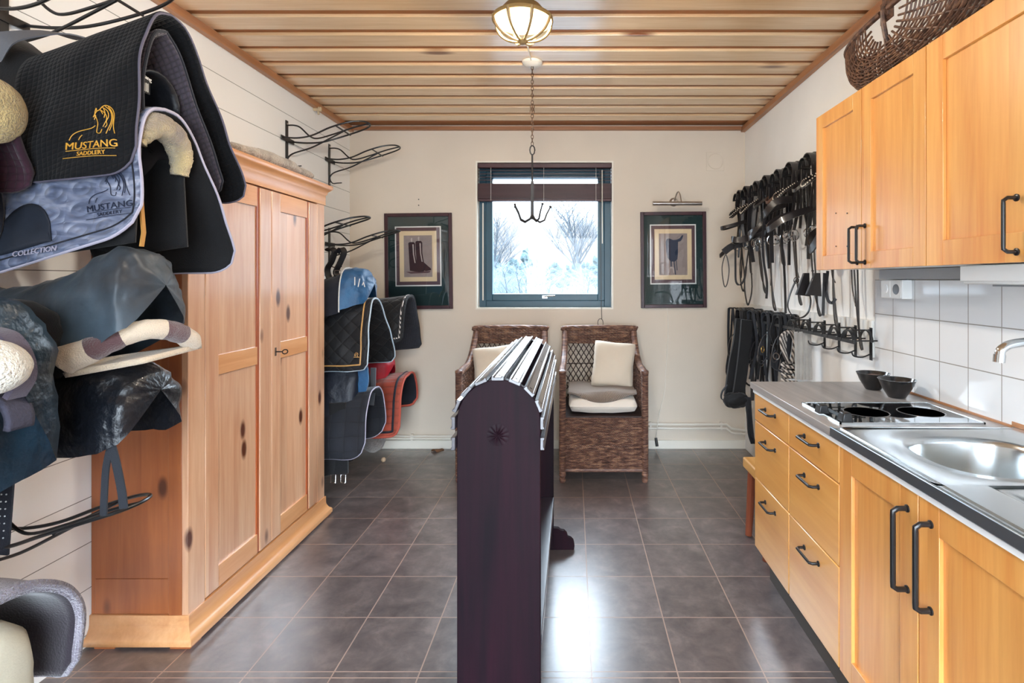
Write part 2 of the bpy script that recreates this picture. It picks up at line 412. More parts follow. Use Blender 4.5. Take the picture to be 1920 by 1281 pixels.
# small things on the far wall
b = MB(); c = P(1341, 303, Y=YF)
t = thing('wall_vent', 'square cream wall vent with a round cover high on the far wall', 'vent', (c.x, YF, c.z))
b.box(c.x-.072, c.x+.072, YF-.006, YF-.0005, c.z-.075, c.z+.075); obj('vent_plate', b, m_far, t, bevel=.002)
b = MB().lathe([(0, -.014), (.045, -.014), (.06, -.010), (.063, -.006)], (c.x, YF, c.z), 40, 'y'); obj('round_cover', b, m_far, t)
for i, (px, py) in enumerate(((785, 374), (785, 385))):
    c = P(px, py, Y=YF); solo('screw', MB().lathe([(0, -.006), (.004, -.005), (.005, -.0005)], (c.x, YF, c.z), 10, 'y'), m_black, ('upper', 'lower')[i]+' of two small screws in the wall above the boots picture', 'screw', 'screws in the far wall')

# pictures
m_frame = wood('dark mahogany frame', S(42, 20, 28), S(66, 34, 40), 'z', .35, 1); m_mat = M('dark green picture mat', S(22, 50, 50), .8); m_cream = M('cream paper', S(222, 202, 168), .8)
m_pw = M('white mat edge', S(238, 236, 230), .7); m_pp = M('purple brown mat band', S(98, 74, 78), .8); m_print = M('grey lilac print paper', S(160, 146, 142), .85, var=.12, vs=25)
t = NT('picture glass'); g = t.n('BsdfGlossy'); g.inputs['Roughness'].default_value = .015; tr = t.n('BsdfTransparent'); fr = t.n('Fresnel'); fr.inputs[0].default_value = 1.7
mx = t.n('MixShader'); t.l(fr.outputs[0], mx.inputs[0]); t.l(tr.outputs[0], mx.inputs[1]); t.l(g.outputs[0], mx.inputs[2]); t.l(mx.outputs[0], t.out.inputs[0]); m_pglass = t.m
def picture(px, py, w, h, mats, label, draw, tilt):
    c = P(px, py, Y=YF); t = thing('framed_picture', label, 'picture', (c.x, YF-.004, c.z))
    X0, X1, Z0, Z1 = c.x-w/2, c.x+w/2, c.z-h/2, c.z+h/2
    obj('frame', ring(MB(), X0, X1, Z0, Z1, .028, YF-.026, YF-.006), m_frame, t, bevel=.003)
    obj('mat_board', MB().box(X0+.028, X1-.028, YF-.012, YF-.008, Z0+.028, Z1-.028), m_mat, t)
    mx, mz = c.x+mats[0], c.z+mats[1]; y = YF-.012
    for nm, ww, hh, m in (('mat_edge', .372, .484, m_pw), ('mat_band', .352, .464, m_pp), ('inner_mat', .30, .408, m_cream), ('print', .228, .336, m_print)):
        y -= .0012; obj(nm, MB().box(mx-ww/2, mx+ww/2, y, y+.0012, mz-hh/2, mz+hh/2), m, t)
    draw(t, mx, mz, y-.0008)
    obj('glass', MB().add([(X0+.028, YF-.020, Z0+.028), (X1-.028, YF-.020, Z0+.028), (X1-.028, YF-.020, Z1-.028), (X0+.028, YF-.020, Z1-.028)], [(0, 1, 2, 3)]), m_pglass, t)
    t.rotation_euler[1] = tilt; return t
def flat(name, poly, x, z, y, m, t): obj(name, MB().prism([(x+a, z+c) for a, c in poly], 'y', y, y+.0006), m, t)
m_boot = M('printed dark boot brown', S(52, 26, 34), .7); m_shine = M('printed highlight', S(190, 176, 170), .7); m_ink = M('printed blue black ink', S(50, 60, 82), .8)
def boots(t, x, z, y):
    for dx, dz, yy in ((.035, .005, y), (-.022, -.004, y-.0007)):
        dd = [(-.055, .11), (-.045, .118), (-.01, .118), (0, .105), (.0, .02), (.012, -.055), (.05, -.09), (.068, -.105), (.07, -.118), (.03, -.125), (-.045, -.112), (-.048, -.06), (-.05, 0)]
        flat('boot', [(a+dx, c+dz) for a, c in dd], x, z, yy, m_boot, t)
        flat('boot_shine', [(a+dx, c+dz) for a, c in [(-.022, .1), (-.012, .1), (-.01, .02), (.002, -.05), (-.006, -.05), (-.018, .02)]], x, z, yy-.0006, m_shine, t)
        flat('boot_loop', [(a+dx, c+dz) for a, c in [(-.03, .118), (-.036, .14), (-.03, .155), (-.022, .148), (-.024, .118), (-.028, .118)]], x, z, yy, m_shine, t)
    flat('shadow_tone', [(-.10, -.125), (.10, -.12), (.09, -.135), (-.06, -.14)], x, z, y+.0006, m_pp, t)
def saddle_print(t, x, z, y):
    flat('printed_saddle', [(-.06, .10), (-.05, .125), (-.03, .128), (0, .115), (.03, .118), (.055, .13), (.075, .155), (.082, .15), (.075, .125), (.06, .105), (.04, .1), (.038, .0), (.034, -.04), (.012, -.06), (-.02, -.058), (-.045, -.03), (-.055, .02)], x, z, y, m_ink, t)
    flat('printed_strap', [(-.022, -.055), (-.012, -.055), (-.012, -.1), (-.022, -.1)], x, z, y, m_ink, t)
    flat('printed_strap', [(.002, -.055), (.010, -.055), (.022, -.165), (.014, -.165)], x, z, y, m_ink, t); flat('printed_strap', [(.022, -.05), (.028, -.05), (.034, -.13), (.028, -.13)], x, z, y, m_ink, t)
    flat('printed_stirrup', [(-.04, -.15), (-.03, -.105), (-.012, -.1), (.004, -.108), (.008, -.15), (.0, -.15), (-.004, -.115), (-.026, -.112), (-.032, -.15)], x, z, y, m_shine, t)
picture(786, 490, .545, .775, (-.004, .04), 'dark framed print of a pair of riding boots left of the window', boots, -.012)
picture(1262, 487.5, .53, .775, (-.002, .045), 'dark framed print of a side saddle right of the window', saddle_print, -.008)
# picture lamp and its flex
m_nickel = M('brushed nickel', S(190, 184, 178), .28, 1)
c = P(1270, 381, Y=YF); t = thing('picture_lamp', 'slim nickel picture lamp mounted above the side saddle print', 'lamp', (c.x, YF, c.z))
yy = YF-.14; zz = P(1270, 381.5, Y=yy).z; x0, x1 = P(1224, 381, Y=yy).x, P(1316, 381, Y=yy).x; xm = P(1263, 372, Y=YF).x
obj('lamp_shade', MB().tube([(x0, yy, zz), (x1, yy, zz)], .016, 16), m_nickel, t)
obj('wall_rose', MB().lathe([(0, -.03), (.02, -.028), (.034, -.014), (.036, -.0005)], (xm, YF, zz+.03), 24, 'y'), m_nickel, t)
obj('arm', MB().tube([(xm, YF-.02, zz+.03), (xm+.02, YF-.06, zz+.10), (xm+.03, YF-.10, zz+.08), (xm+.035, yy, zz+.01)], .005, 8, smooth=6), m_nickel, t)
c = P(1250, 578, Y=YF)
t = thing('lamp_flex', 'thin white flex hanging below the side saddle print to a dark inline plug', 'cable', (c.x, YF-.006, .12))
obj('flex', MB().tube([(c.x, YF-.006, 1.15), (c.x+.01, YF-.006, .95), (c.x-.01, YF-.008, .6), (c.x-.02, YF-.008, .45), (P(1232, 770, Y=YF).x, YF-.06, .25), (P(1228, 830, Y=YF).x, YF-.05, .075)], .0022, 6, smooth=5), m_white, t)
obj('plug', MB().tube([(P(1228, 830, Y=YF).x, YF-.05, .10), (P(1230, 842, Y=YF).x, YF-.055, .035)], .011, 10), m_black, t)
# dry leaf on floor near the skirting
b = MB(); c = P(822, 842, Z=.012); G = [[(c.x+.05*(i/6-.5)*2, min(c.y, YF-.08)+.03*(j/3-.5)*2*math.sin(PI*(i+.5)/7)+.01*random.random(), .003+.018*random.random()) for j in range(4)] for i in range(7)]
solo('dry_leaf', b.grid(G), M('dry brown leaf', S(120, 82, 54), .8), 'curled dry brown leaf on the floor against the far skirting', 'leaf', solid=.0015)

# ---------------------------------------------------------------- lamp and hanging hook on the ceiling
m_cage = M('cream painted cast lamp cage', S(150, 122, 76), .45)
t = NT('lit frosted glass'); em = t.n('Emission'); em.inputs[0].default_value = (1, .78, .45, 1); em.inputs[1].default_value = .30
tr = t.n('BsdfTransparent'); mx = t.n('MixShader'); mx.inputs[0].default_value = .5; t.l(tr.outputs[0], mx.inputs[1]); t.l(em.outputs[0], mx.inputs[2]); t.l(mx.outputs[0], t.out.inputs[0]); m_lit = t.m
def ceiling_lamp(x, y, label, energy):
    t = thing('ceiling_lamp', label, 'lamp', (x, y, ZC)); R = .118; ze = 2.435; dep = .088
    obj('ceiling_rose', MB().lathe([(.085, .0-.001), (.085, -.03), (.05, -.05), (.045, -.10), (.06, -.115)], (x, y, ZC), 40), m_cage, t)
    obj('collar', MB().lathe([(.055, ze+.06), (.075, ze+.05), (.108, ze+.012), (.124, ze+.004), (.126, ze-.006), (.120, ze-.01), (.112, ze-.002), (.07, ze+.04), (.05, ze+.05), (.055, ze+.06)], (x, y, 0), 48), m_cage, t)
    obj('glass_bowl', MB().lathe([(R*math.cos(a)*.97, ze-dep*math.sin(a)) for a in [k*PI/24 for k in range(12)]]+[(0, ze-dep)], (x, y, 0), 40), m_lit, t)
    for k in range(8):
        a0 = PI/8+k*PI/4; pts = [(x+math.cos(a0)*(R+.004)*math.cos(a), y+math.sin(a0)*(R+.004)*math.cos(a), ze-(dep+.004)*math.sin(a)) for a in [q*PI/20 for q in range(11)]]
        obj('cage_rib', MB().tube(pts, [.0078-.0003*q for q in range(11)], 6), m_cage, t)
    obj('finial', MB().lathe([(0, -.016), (.012, -.014), (.020, -.006), (.022, 0), (.012, .004)], (x, y, ze-dep), 20), m_cage, t)
    for q in range(2):
        obj('bulb', MB().ball((x-.03+.06*q, y, ze-.01), (.018, .018, .03), 12), bulb_m, t)
    l = light('bulb_light', 'POINT', (x, y, ze-.02), energy, (1, .90, .76), radius=.05); l.parent = t; l.location = (0, 0, ze-.02-ZC)
    return t
t = NT('glowing bulb'); em = t.n('Emission'); em.inputs[0].default_value = (1, .86, .62, 1); em.inputs[1].default_value = 5; t.l(em.outputs[0], t.out.inputs[0]); bulb_m = t.m
ceiling_lamp(-.208, 2.2, 'lit cream caged bowl lamp on the pine ceiling', 88)
ceiling_lamp(-.208, -.55, 'added unseen caged bowl lamp, fill light on the ceiling behind the viewer', 22)  # extra lamp out of view, added to brighten the room from behind
# blank ceiling plate and flex
c = P(998, 118, Z=ZC-.006)
t = thing('ceiling_plate', 'round white blanking plate on the ceiling above the hanging hook', 'plate', (c.x, c.y, ZC))
obj('plate', MB().lathe([(0, -.026), (.04, -.022), (.055, -.012), (.058, -.0005)], (c.x, c.y, ZC), 32), m_white, t)
obj('flex', MB().tube([(c.x-.003, c.y-.05, ZC-.012), (c.x-.01, c.y-.3, ZC-.004), (c.x-.012, 2.24, ZC-.008)], .004, 6), m_white, t)
# chain with iron hook
m_iron = M('wrought iron', S(38, 36, 38), .5, .4); m_rust = M('aged chain', S(92, 70, 54), .55, .5)
hx, hy = c.x, c.y
t = thing('hanging_bridle_hook', 'wrought iron four-prong cleaning hook hanging on a chain in front of the window', 'hook', (hx, hy, 1.67))
def link(b, z, h, w, r, rot):
    pts = [(math.cos(a)*w, 0, math.sin(a)*h) for a in [k*PI/5 for k in range(10)]]
    b.tube([(hx+p[0]*math.cos(rot), hy+p[0]*math.sin(rot), z+p[2]) for p in pts], r, 5, True)
b = MB(); z = ZC-.035; k = 0
while z > 2.13: link(b, z, .0125, .0065, .0022, (k % 2)*PI/2+.3); z -= .0195; k += 1
obj('chain', b, m_rust, t)
b = MB()
for z in (2.345, 2.32): link(b, z, .017, .011, .003, .3)
obj('chain_ring', b, m_rust, t)
b = MB(); link(b, 2.10, .026, .014, .004, .2); obj('shackle', b, m_iron, t)
z0 = P(1003, 290, Y=hy).z; z1 = P(1003, 418, Y=hy).z; zt = P(1003, 393, Y=hy).z
obj('rod', MB().box(hx-.009, hx+.009, hy-.006, hy+.006, z1+.02, z0-.15).tube([(hx, hy, z0-.15), (hx, hy, z0)], .005, 8), m_iron, t, bevel=.001)
for a in (.35, PI-.35, PI+.55, -.95):
    ca, sa = math.cos(a), math.sin(a)
    pts = [(hx+ca*r, hy+sa*r, z) for r, z in ((.0, z1+.05), (.014, z1+.022), (.045, z1+.005), (.072, z1+.018), (.086, z1+.055), (.108, z1+.095))]
    o = obj('prong', MB().tube(pts, [.006, .006, .0055, .005, .0045, .004], 8).ball(pts[-1], .0075, 10), m_iron, t)

# ---------------------------------------------------------------- kitchen along the right wall
m_birch = wood('orange lacquered birch door', S(208, 128, 56), S(234, 172, 94), 'z', .3, .9, ('y', .098, .03), .05, coat=.55, coatr=.3, bump=.06)
m_birchh = wood('orange lacquered birch drawer', S(214, 144, 68), S(230, 170, 92), 'y', .3, .9, coat=.55, coatr=.3, bump=.06)
m_carc = M('white cabinet carcass', S(235, 232, 226), .4); m_shadow = M('plinth board darkened as shade', S(70, 62, 56), .6)  # plinth tone set dark to stand for the toe-kick shade
XF = .826; ED = [2.442, 2.055, 1.665, 1.283, .885, .485]
def handle(name, t, a, b_, out=.032, r=.0055, m=None):
    a, b_ = V(a), V(b_); o = V((-out, 0, 0)); d = (b_-a).normalized()*.012
    mb = MB().tube([a, a+o*.7, a+o+d*.6, a+o+d*1.4, b_+o-d*1.4, b_+o-d*.6, b_+o*.7, b_], r, 10)
    for p in (a, b_): mb.lathe([(.0095, 0), (.0095, -.003), (.006, -.005)], p, 14, 'x')
    return obj(name, mb, m or m_black, t)
def panel_door(b, x, y0, y1, z0, z1, w=.075, th=.02, xs=-1):
    'framed door facing -X at x; bevelled recess'
    for q in ((y0, y0+w, z0, z1), (y1-w, y1, z0, z1), (y0+w, y1-w, z0, z0+w), (y0+w, y1-w, z1-w, z1)): b.box(x, x+th, *q)
    b.box(x+.010, x+th-.002, y0+w-.002, y1-w+.002, z0+w-.002, z1-w+.002); return b
for k in range(2):
    y1, y0 = ED[k], ED[k+1]; cx, cy = (XF+XR)/2, (y0+y1)/2
    t = thing('base_cabinet', ('orange birch drawer unit at the far end of the worktop', 'orange birch drawer unit next to the sink cupboard doors')[k], 'cabinet', (cx, cy, 0), 'base cabinets under the worktop')
    obj('body', MB().box(XF+.022, XR-.012, y0, y1, .155, .868), m_carc, t, bevel=.001)
    obj('plinth', MB().box(XF+.07, XF+.085, y0, y1, 0.001, .155), m_shadow, t)
    for z0, z1 in ((.731, .852), (.473, .727), (.157, .469)):
        d = obj('drawer', MB().box(XF, XF+.021, y0+.0025, y1-.0025, z0, z1), m_birchh, t, bevel=.003)
        zh = z1-.045 if z1 > .8 else z1-.06
        handle('handle', d, (XF, cy+.055, zh), (XF, cy-.055, zh), .03, .005)
hand_y = {2: 1.325, 3: 1.238}
for k in (2, 3, 4):
    y1, y0 = ED[k], ED[k+1]; cy = (y0+y1)/2
    t = thing('base_cabinet', ('orange birch cupboard under the sink, its door hinged beside the drawers', 'orange birch cupboard under the drainer, second door from the drawers', 'orange birch cupboard nearest the viewer')[k-2], 'cabinet', ((XF+XR)/2, cy, 0), 'base cabinets under the worktop')
    bb = MB(); X0, X1 = XF+.022, XR-.012
    if k == 2: bb.box(X0, X1, y0, y1, .155, .66).box(X0, X0+.02, y0, y1, .66, .868).box(X0+.02, X1, y1-.016, y1, .66, .868)
    else: bb.box(X0, X1, y0, y1, .155, .868)
    obj('body', bb, m_carc, t); obj('plinth', MB().box(XF+.07, XF+.085, y0, y1, .001, .155), m_shadow, t)
    d = obj('door', panel_door(MB(), XF, y0+.0025, y1-.0025, .157, .852, .07), m_birch, t, bevel=.0012)
    hy_ = hand_y.get(k, .84); handle('handle', d, (XF, hy_, .80), (XF, hy_, .60), .036, .0065)
# worktop
m_top = wood('grey brown wood laminate worktop', S(122, 118, 116), S(176, 170, 166), 'y', .28, .7, spec=.5)
m_steel = M('brushed stainless steel', S(205, 210, 212), .22, 1, bump=.04, bs=300); m_wt = M('white edging strip', S(240, 240, 238), .4)
t = thing('worktop', 'grey laminate worktop with white lower edge running to the sink', 'worktop', (1.1, 2.06, .868))
obj('slab', MB().box(.808, XR-.002, 1.688, 2.452, .872, .90), m_top, t, bevel=.002)
obj('edge_strip', MB().box(.818, .822, .40, 2.44, .854, .8715), m_wt, t)
# stainless sink unit with bowl and drainer
SY0, SY1, BX, BY, BA, BB_ = .30, 1.687, 1.10, 1.425, .172, .165
def sup(a, A, B, p=2.6):
    c, s_ = math.cos(a), math.sin(a); return (A*math.copysign(abs(c)**(2/p), c), B*math.copysign(abs(s_)**(2/p), s_))
b = MB(); n = 72; ang = [2*PI*k/n for k in range(n)]
oy0, oy1, ox0, ox1 = 1.20, SY1-.008, .815, XR-.006
def outer(a):
    c, s_ = math.cos(a), math.sin(a); tx = ((ox1-BX) if c > 0 else (BX-ox0))/max(abs(c), 1e-6); ty = ((oy1-BY) if s_ > 0 else (BY-oy0))/max(abs(s_), 1e-6)
    q = min(tx, ty); return (BX+c*q, BY+s_*q)
rings = [[(*outer(a), .904) for a in ang]]
for f_, z in ((1.28, .904), (1.24, .9015), (1.06, .899), (1.0, .895), (.97, .88), (.95, .80), (.90, .765), (.80, .752), (.5, .748), (.12, .744), (.11, .738), (.0, .737)):
    rings.append([(BX+sup(a, BA, BB_)[0]*f_, BY+sup(a, BA, BB_)[1]*f_, z) for a in ang])
for i in range(1, 3):   # keep the raised bead inside the top
    rings[i] = [(min(max(x, ox0+.02), ox1-.02), min(max(y, oy0+.002), oy1-.015), z) for x, y, z in rings[i]]
b.grid([r for r in rings], closed=True)
t = thing('sink_unit', 'stainless steel inset sink with rounded bowl and ribbed drainer', 'sink', (1.1, 1.0, .74))
obj('bowl', b, m_steel, t, smooth=60)
b = MB(); ny, nx = 40, 90
G = []
for i in range(nx+1):
    x = ox0+(ox1-ox0)*i/nx; row = []
    for j in range(ny+1):
        y = SY0+(oy0-SY0)*j/ny; z = .904
        if .93 < x < 1.27: z = .901+.0022*math.cos((x-.93)/.034*2*PI*1.0)*min(1, max(0, (1.17-y)/.03)) - .0015
        row.append((x, y, z))
    G.append(row)
obj('drainer', b.grid(G), m_steel, t, smooth=60)
b = MB(); b.strap([(.83, .32, .9055), (.83, 1.66, .9055), (1.36, 1.66, .9055)], .006, .003, (1, 0, 0)); obj('rim_bead', b, m_steel, t)
obj('front_edge', MB().box(.806, .8145, SY0, SY1, .873, .9045), M('sink steel edge', S(165, 180, 192), .35, 1), t, bevel=.003)
obj('waste', MB().lathe([(0, .741), (.02, .742), (.026, .7405), (.03, .739)], (BX, BY, 0), 24), m_chrome, t)
# faucet
t = thing('faucet', 'chrome swivel faucet reaching over the sink bowl', 'faucet', (1.345, 1.36, .904))
obj('body', MB().lathe([(.028, .904), (.028, .912), (.02, .92), (.019, 1.0), (.022, 1.005), (.022, 1.04), (.012, 1.05), (0, 1.052)], (1.345, 1.36, 0), 24), m_chrome, t)
tip = P(1876, 668, X=1.105)
obj('spout', MB().tube([(1.345, 1.36, 1.03), (1.34, 1.36, 1.12), (1.30, tip.y-.01, 1.185), (1.22, tip.y, 1.205), (1.14, tip.y, 1.20), (1.108, tip.y, 1.185), (1.103, tip.y, 1.168)], .0115, 14, smooth=6).tube([(1.103, tip.y, 1.172), (1.101, tip.y, 1.152)], .0135, 14), m_chrome, t)
obj('lever', MB().tube([(1.345, 1.36, 1.045), (1.345, 1.30, 1.07), (1.345, 1.25, 1.075)], .006, 10), m_chrome, t)
# ceramic hob
t = thing('hob', 'black glass two-zone hob set into the worktop', 'hob', (1.09, 1.865, .90))
x0, x1, y0, y1 = .857, 1.325, 1.722, 2.012
obj('glass_plate', MB().box(x0+.004, x1-.004, y0+.004, y1-.004, .9005, .905), M('black ceramic glass', S(14, 15, 17), .03, spec=.9), t)
obj('steel_rim', MB().box(x0, x1, y0, y0+.005, .9003, .9062).box(x0, x1, y1-.005, y1, .9003, .9062).box(x0, x0+.005, y0, y1, .9003, .9062).box(x1-.005, x1, y0, y1, .9003, .9062), m_steel, t)
for i, (px, py) in enumerate(((1541, 774), (1585, 790))):
    c = P(px, py, Z=.906)
    obj('knob', MB().add([(c.x-.019, c.y-.019, .9055), (c.x+.019, c.y-.019, .9055), (c.x+.019, c.y+.019, .9055), (c.x-.019, c.y+.019, .9055), (c.x-.012, c.y-.016, .936), (c.x+.012, c.y-.016, .936), (c.x+.012, c.y+.016, .936), (c.x-.012, c.y+.016, .936)], [(0, 3, 2, 1), (4, 5, 6, 7), (0, 1, 5, 4), (1, 2, 6, 5), (2, 3, 7, 6), (3, 0, 4, 7)]), m_black, t, bevel=.003)
m_zone = M('printed zone ring', S(120, 120, 120), .3)
for cx in (1.02, 1.21):
    obj('cooking_zone', MB().lathe([(.07, .9052), (.072, .9054), (.074, .9052)], (cx, 1.867, 0), 40), m_zone, t)
# two bowls
m_bowl = M('black glazed ceramic', S(24, 24, 26), .15, coat=.5)
def bowl(c, R, h, label):
    t = thing('bowl', label, 'bowl', (c[0], c[1], .9015), 'black bowls on the worktop')
    obj('bowl_body', MB().lathe([(0, .9015), (R*.45, .9015), (R*.47, .903), (R*.8, .9015+h*.55), (R*.97, .9015+h*.93), (R, .9015+h), (R*.96, .9015+h), (R*.9, .9015+h*.85), (R*.7, .9015+h*.5), (R*.4, .9015+h*.15), (0, .9015+h*.12)], (c[0], c[1], 0), 48), m_bowl, t, smooth=50); return t
bt = bowl((1.278, 2.118), .068, .072, 'black glazed bowl nearer the hob, in front of its twin')
bt2 = bowl((1.272, 2.275), .065, .070, 'black glazed bowl farther along the worktop, holding brown nibbles')
obj('handful_of_seed', MB().ball((1.272, 2.275, .952), (.038, .038, .013), 16), M('brown seed mix', S(130, 98, 84), .9, var=.6, vs=120, bump=1, bs=150), bt2)
# tiles
t = NT('glossy white wall tiles'); c = t.coord(); sp = t.n('SeparateXYZ'); t.l(c, sp.inputs[0])
def line(q, w): f = t.math('FRACT', q); return t.math('LESS_THAN', t.math('MINIMUM', f, t.math('SUBTRACT', 1, f)), w)
g = t.math('MAXIMUM', line(t.math('DIVIDE', t.math('SUBTRACT', sp.outputs['Y'], 2.317), .147), .012), line(t.math('DIVIDE', t.math('SUBTRACT', sp.outputs['Z'], .903), .154), .012))
t.set(col=t.mix(g, S(236, 238, 240), S(150, 146, 140)), rough=t.math('ADD', .06, t.math('MULTIPLY', g, .5)), spec=.6); t.bump(t.math('SUBTRACT', t.math('MULTIPLY', t.noise(c, 5, 2), .3), g), .25, .003); m_tile = t.m
struct('trim_5', MB().box(XR-.008, XR-.0003, .2, 2.456, .9005, 1.366), m_tile, smooth=0)
struct('trim_6', MB().box(XR-.010, XR-.008, .2, 1.687, .9045, .92).box(XR-.014, XR-.008, 1.687, 2.20, .9005, .908), m_trim, smooth=0)
# switch and socket box
t = thing('socket_box', 'white surface box with a switch and a socket on the tiles', 'socket', (XR-.03, 2.257, 1.285))
obj('box', MB().box(XR-.052, XR-.0085, 2.183, 2.33, 1.287, 1.365), m_wt, t, bevel=.003)
obj('switch', MB().lathe([(0, -.007), (.018, -.006), (.021, 0)], (XR-.052, 2.294, 1.326), 24, 'x').box(XR-.054, XR-.052, 2.262, 2.326, 1.293, 1.359), m_wt, t)
obj('socket', MB().box(XR-.054, XR-.052, 2.188, 2.252, 1.293, 1.359), m_wt, t)
obj('socket_well', MB().lathe([(0, -.0026), (.018, -.0026), (.021, -.0035), (.022, -.002)], (XR-.052, 2.22, 1.326), 24, 'x'), M('grey socket well', S(120, 124, 130), .5), t)
obj('cable', MB().tube([(XR-.02, 2.2, 1.364), (XR-.02, 2.2, 1.40), (XR-.03, 2.17, 1.404)], .005, 8), M('grey cable', S(170, 172, 176), .5), t)
# wall cabinets
XW = 1.105
m_birchu = wood('orange lacquered birch wall door', S(210, 130, 56), S(236, 178, 98), 'z', .3, .75, ('y', .11, .05), .05, coat=.55, coatr=.3, bump=.06)
lab = ['orange birch wall cabinet at the far end with two pairs of screw holes', 'middle orange birch wall cabinet under the wicker basket', 'large orange birch wall cabinet above the cooker hood', 'orange birch wall cabinet nearest the viewer']
ys = [2.44, 2.056, 1.68, 1.165, .65]; hw = [2.085, 2.03, 1.335, 1.0]
for k in range(4):
    y1, y0 = ys[k], ys[k+1]
    t = thing('wall_cabinet', lab[k], 'cabinet', ((XW+XR)/2, (y0+y1)/2, 1.409), 'wall cabinets over the worktop')
    obj('body', MB().box(XW+.021, XR-.001, y0, y1, 1.411, 2.10), m_carc, t)
    d = obj('door', panel_door(MB(), XW, y0+.002, y1-.002, 1.409, 2.10, .062 if k < 2 else .075), m_birchu, t, bevel=.0012)
    handle('handle', d, (XW, hw[k], 1.57), (XW, hw[k], 1.432 if k < 2 else 1.435), .034, .005)
    if k == 0:
        for py in (400, 462):
            for px in (1567, 1588): c = P(px, py, X=XW+.0075); obj('screw_hole', MB().lathe([(0, -.0004), (.003, -.0004), (.003, .001)], c, 8, 'x'), m_black, d)
obj_strip = solo('light_rail', MB().box(1.33, XR-.009, 1.66, 2.33, 1.368, 1.409), M('grey rail', S(165, 168, 172), .5), 'grey rail strip under the wall cabinets above the tiles', 'rail')
t = thing('cooker_hood', 'slim white cooker hood under the wall cabinet over the sink', 'hood', (1.3, 1.3, 1.35))
obj('hood_body', MB().box(1.185, XR-.009, .95, 1.63, 1.352, 1.4085), m_wt, t, bevel=.004)
obj('hood_lip', MB().box(1.175, 1.19, .95, 1.63, 1.36, 1.408), m_wt, t, bevel=.003)
obj('hood_vent', MB().box(1.22, 1.30, 1.45, 1.56, 1.346, 1.353).box(1.24, 1.28, 1.38, 1.43, 1.347, 1.353), M('grey vent', S(140, 142, 146), .5), t)
# wooden bench behind the drawers
m_bench = wood('yellow pine seat', S(196, 138, 70), S(222, 172, 104), 'y', .4, 1); m_leg = wood('red brown stool leg', S(110, 52, 34), S(138, 72, 46), 'z', .4, 1)
t = thing('wooden_stool', 'low yellow pine bench with red brown legs behind the drawer unit', 'bench', (1.1, 2.72, 0))
obj('seat', MB().box(.925, 1.30, 2.52, 2.93, .345, .40), m_bench, t, bevel=.008)
for x, y in ((.955, 2.60), (.955, 2.86), (1.25, 2.60), (1.25, 2.86)):
    sx = -1 if x < 1.1 else 1; sy = -1 if y < 2.7 else 1
    obj('leg', MB().tube([(x+sx*.02, y+sy*.0, .003), (x, y, .346)], [.018, .024], 10), m_leg, t)
# ---------------------------------------------------------------- pine wardrobe
K = S(86, 38, 16)
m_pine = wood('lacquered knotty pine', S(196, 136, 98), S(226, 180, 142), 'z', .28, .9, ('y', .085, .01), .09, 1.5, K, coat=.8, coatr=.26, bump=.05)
m_pines = wood('knotty pine side darkened as shade', S(138, 70, 34), S(170, 98, 52), 'z', .35, .9, ('x', .075), .07, 1.5, K, coat=.3, coatr=.3, bump=.08)  # same pine coloured darker, shade of the side face put into the colour
m_pineh = wood('lacquered pine rails', S(204, 136, 80), S(228, 170, 116), 'y', .28, 1, knots=.8, kcol=K, coat=.5, coatr=.28, bump=.05)
m_pinef = wood('pine darkened as shadow strip', S(150, 66, 24), S(172, 84, 36), 'z', .35, 1, coat=.3)
X1, Y0, Y1 = -1.44, 2.01, 3.10
t = thing('wardrobe', 'tall two-door knotty pine wardrobe with moulded cornice and plinth', 'wardrobe', (-1.62, 2.55, 0))
b = MB(); b.box(XL+.003, X1-.024, Y0, Y0+.02, .10, 1.80).box(XL+.003, X1-.024, Y1-.02, Y1, .10, 1.80).box(XL+.003, XL+.012, Y0+.02, Y1-.02, .10, 1.8).box(XL+.012, X1-.024, Y0+.02, Y1-.02, .10, .12).box(XL+.012, X1-.024, Y0+.02, Y1-.02, 1.78, 1.8)
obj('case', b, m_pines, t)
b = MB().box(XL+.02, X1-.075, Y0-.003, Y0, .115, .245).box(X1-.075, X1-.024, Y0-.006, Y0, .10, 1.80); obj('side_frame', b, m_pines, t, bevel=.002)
for a, b_ in ((Y0-.006, Y0+.085), (Y1-.085, Y1)): obj('face_stile', MB().box(X1-.024, X1, a, b_, .10, 1.80), m_pine, t, bevel=.002)
def mould(prof, x1, y0, y1, mat, name):
    'profile (out, z) run round front and both sides with mitred corners'
    b = MB(); G = [[(XL+.003, y0-o, z), (x1+o, y0-o, z), (x1+o, y1+o, z), (XL+.003, y1+o, z)] for o, z in prof]
    return obj(name, b.grid(G), mat, t, smooth=50, solid=.004)
mould([(-.02, 1.795), (.004, 1.797), (.004, 1.852), (.010, 1.858), (.013, 1.872), (.026, 1.885), (.034, 1.892), (.034, 1.908), (.0, 1.911), (-.05, 1.911)], X1, Y0, Y1, m_pineh, 'cornice')
obj('top_board', MB().box(XL+.003, X1-.02, Y0+.02, Y1-.02, 1.90, 1.909), m_pineh, t)
mould([(-.02, .112), (.004, .110), (.004, .075), (.007, .062), (.016, .044), (.027, .034), (.03, .028), (.03, .012), (-.02, .012)], X1, Y0-.004, Y1+.004, m_pineh, 'plinth')
for y in (Y0-.03, Y1-.03):
    for x in (XL+.04, X1-.05): obj('foot', MB().box(x, x+.075, y, y+.06, .001, .013), m_pines, t)
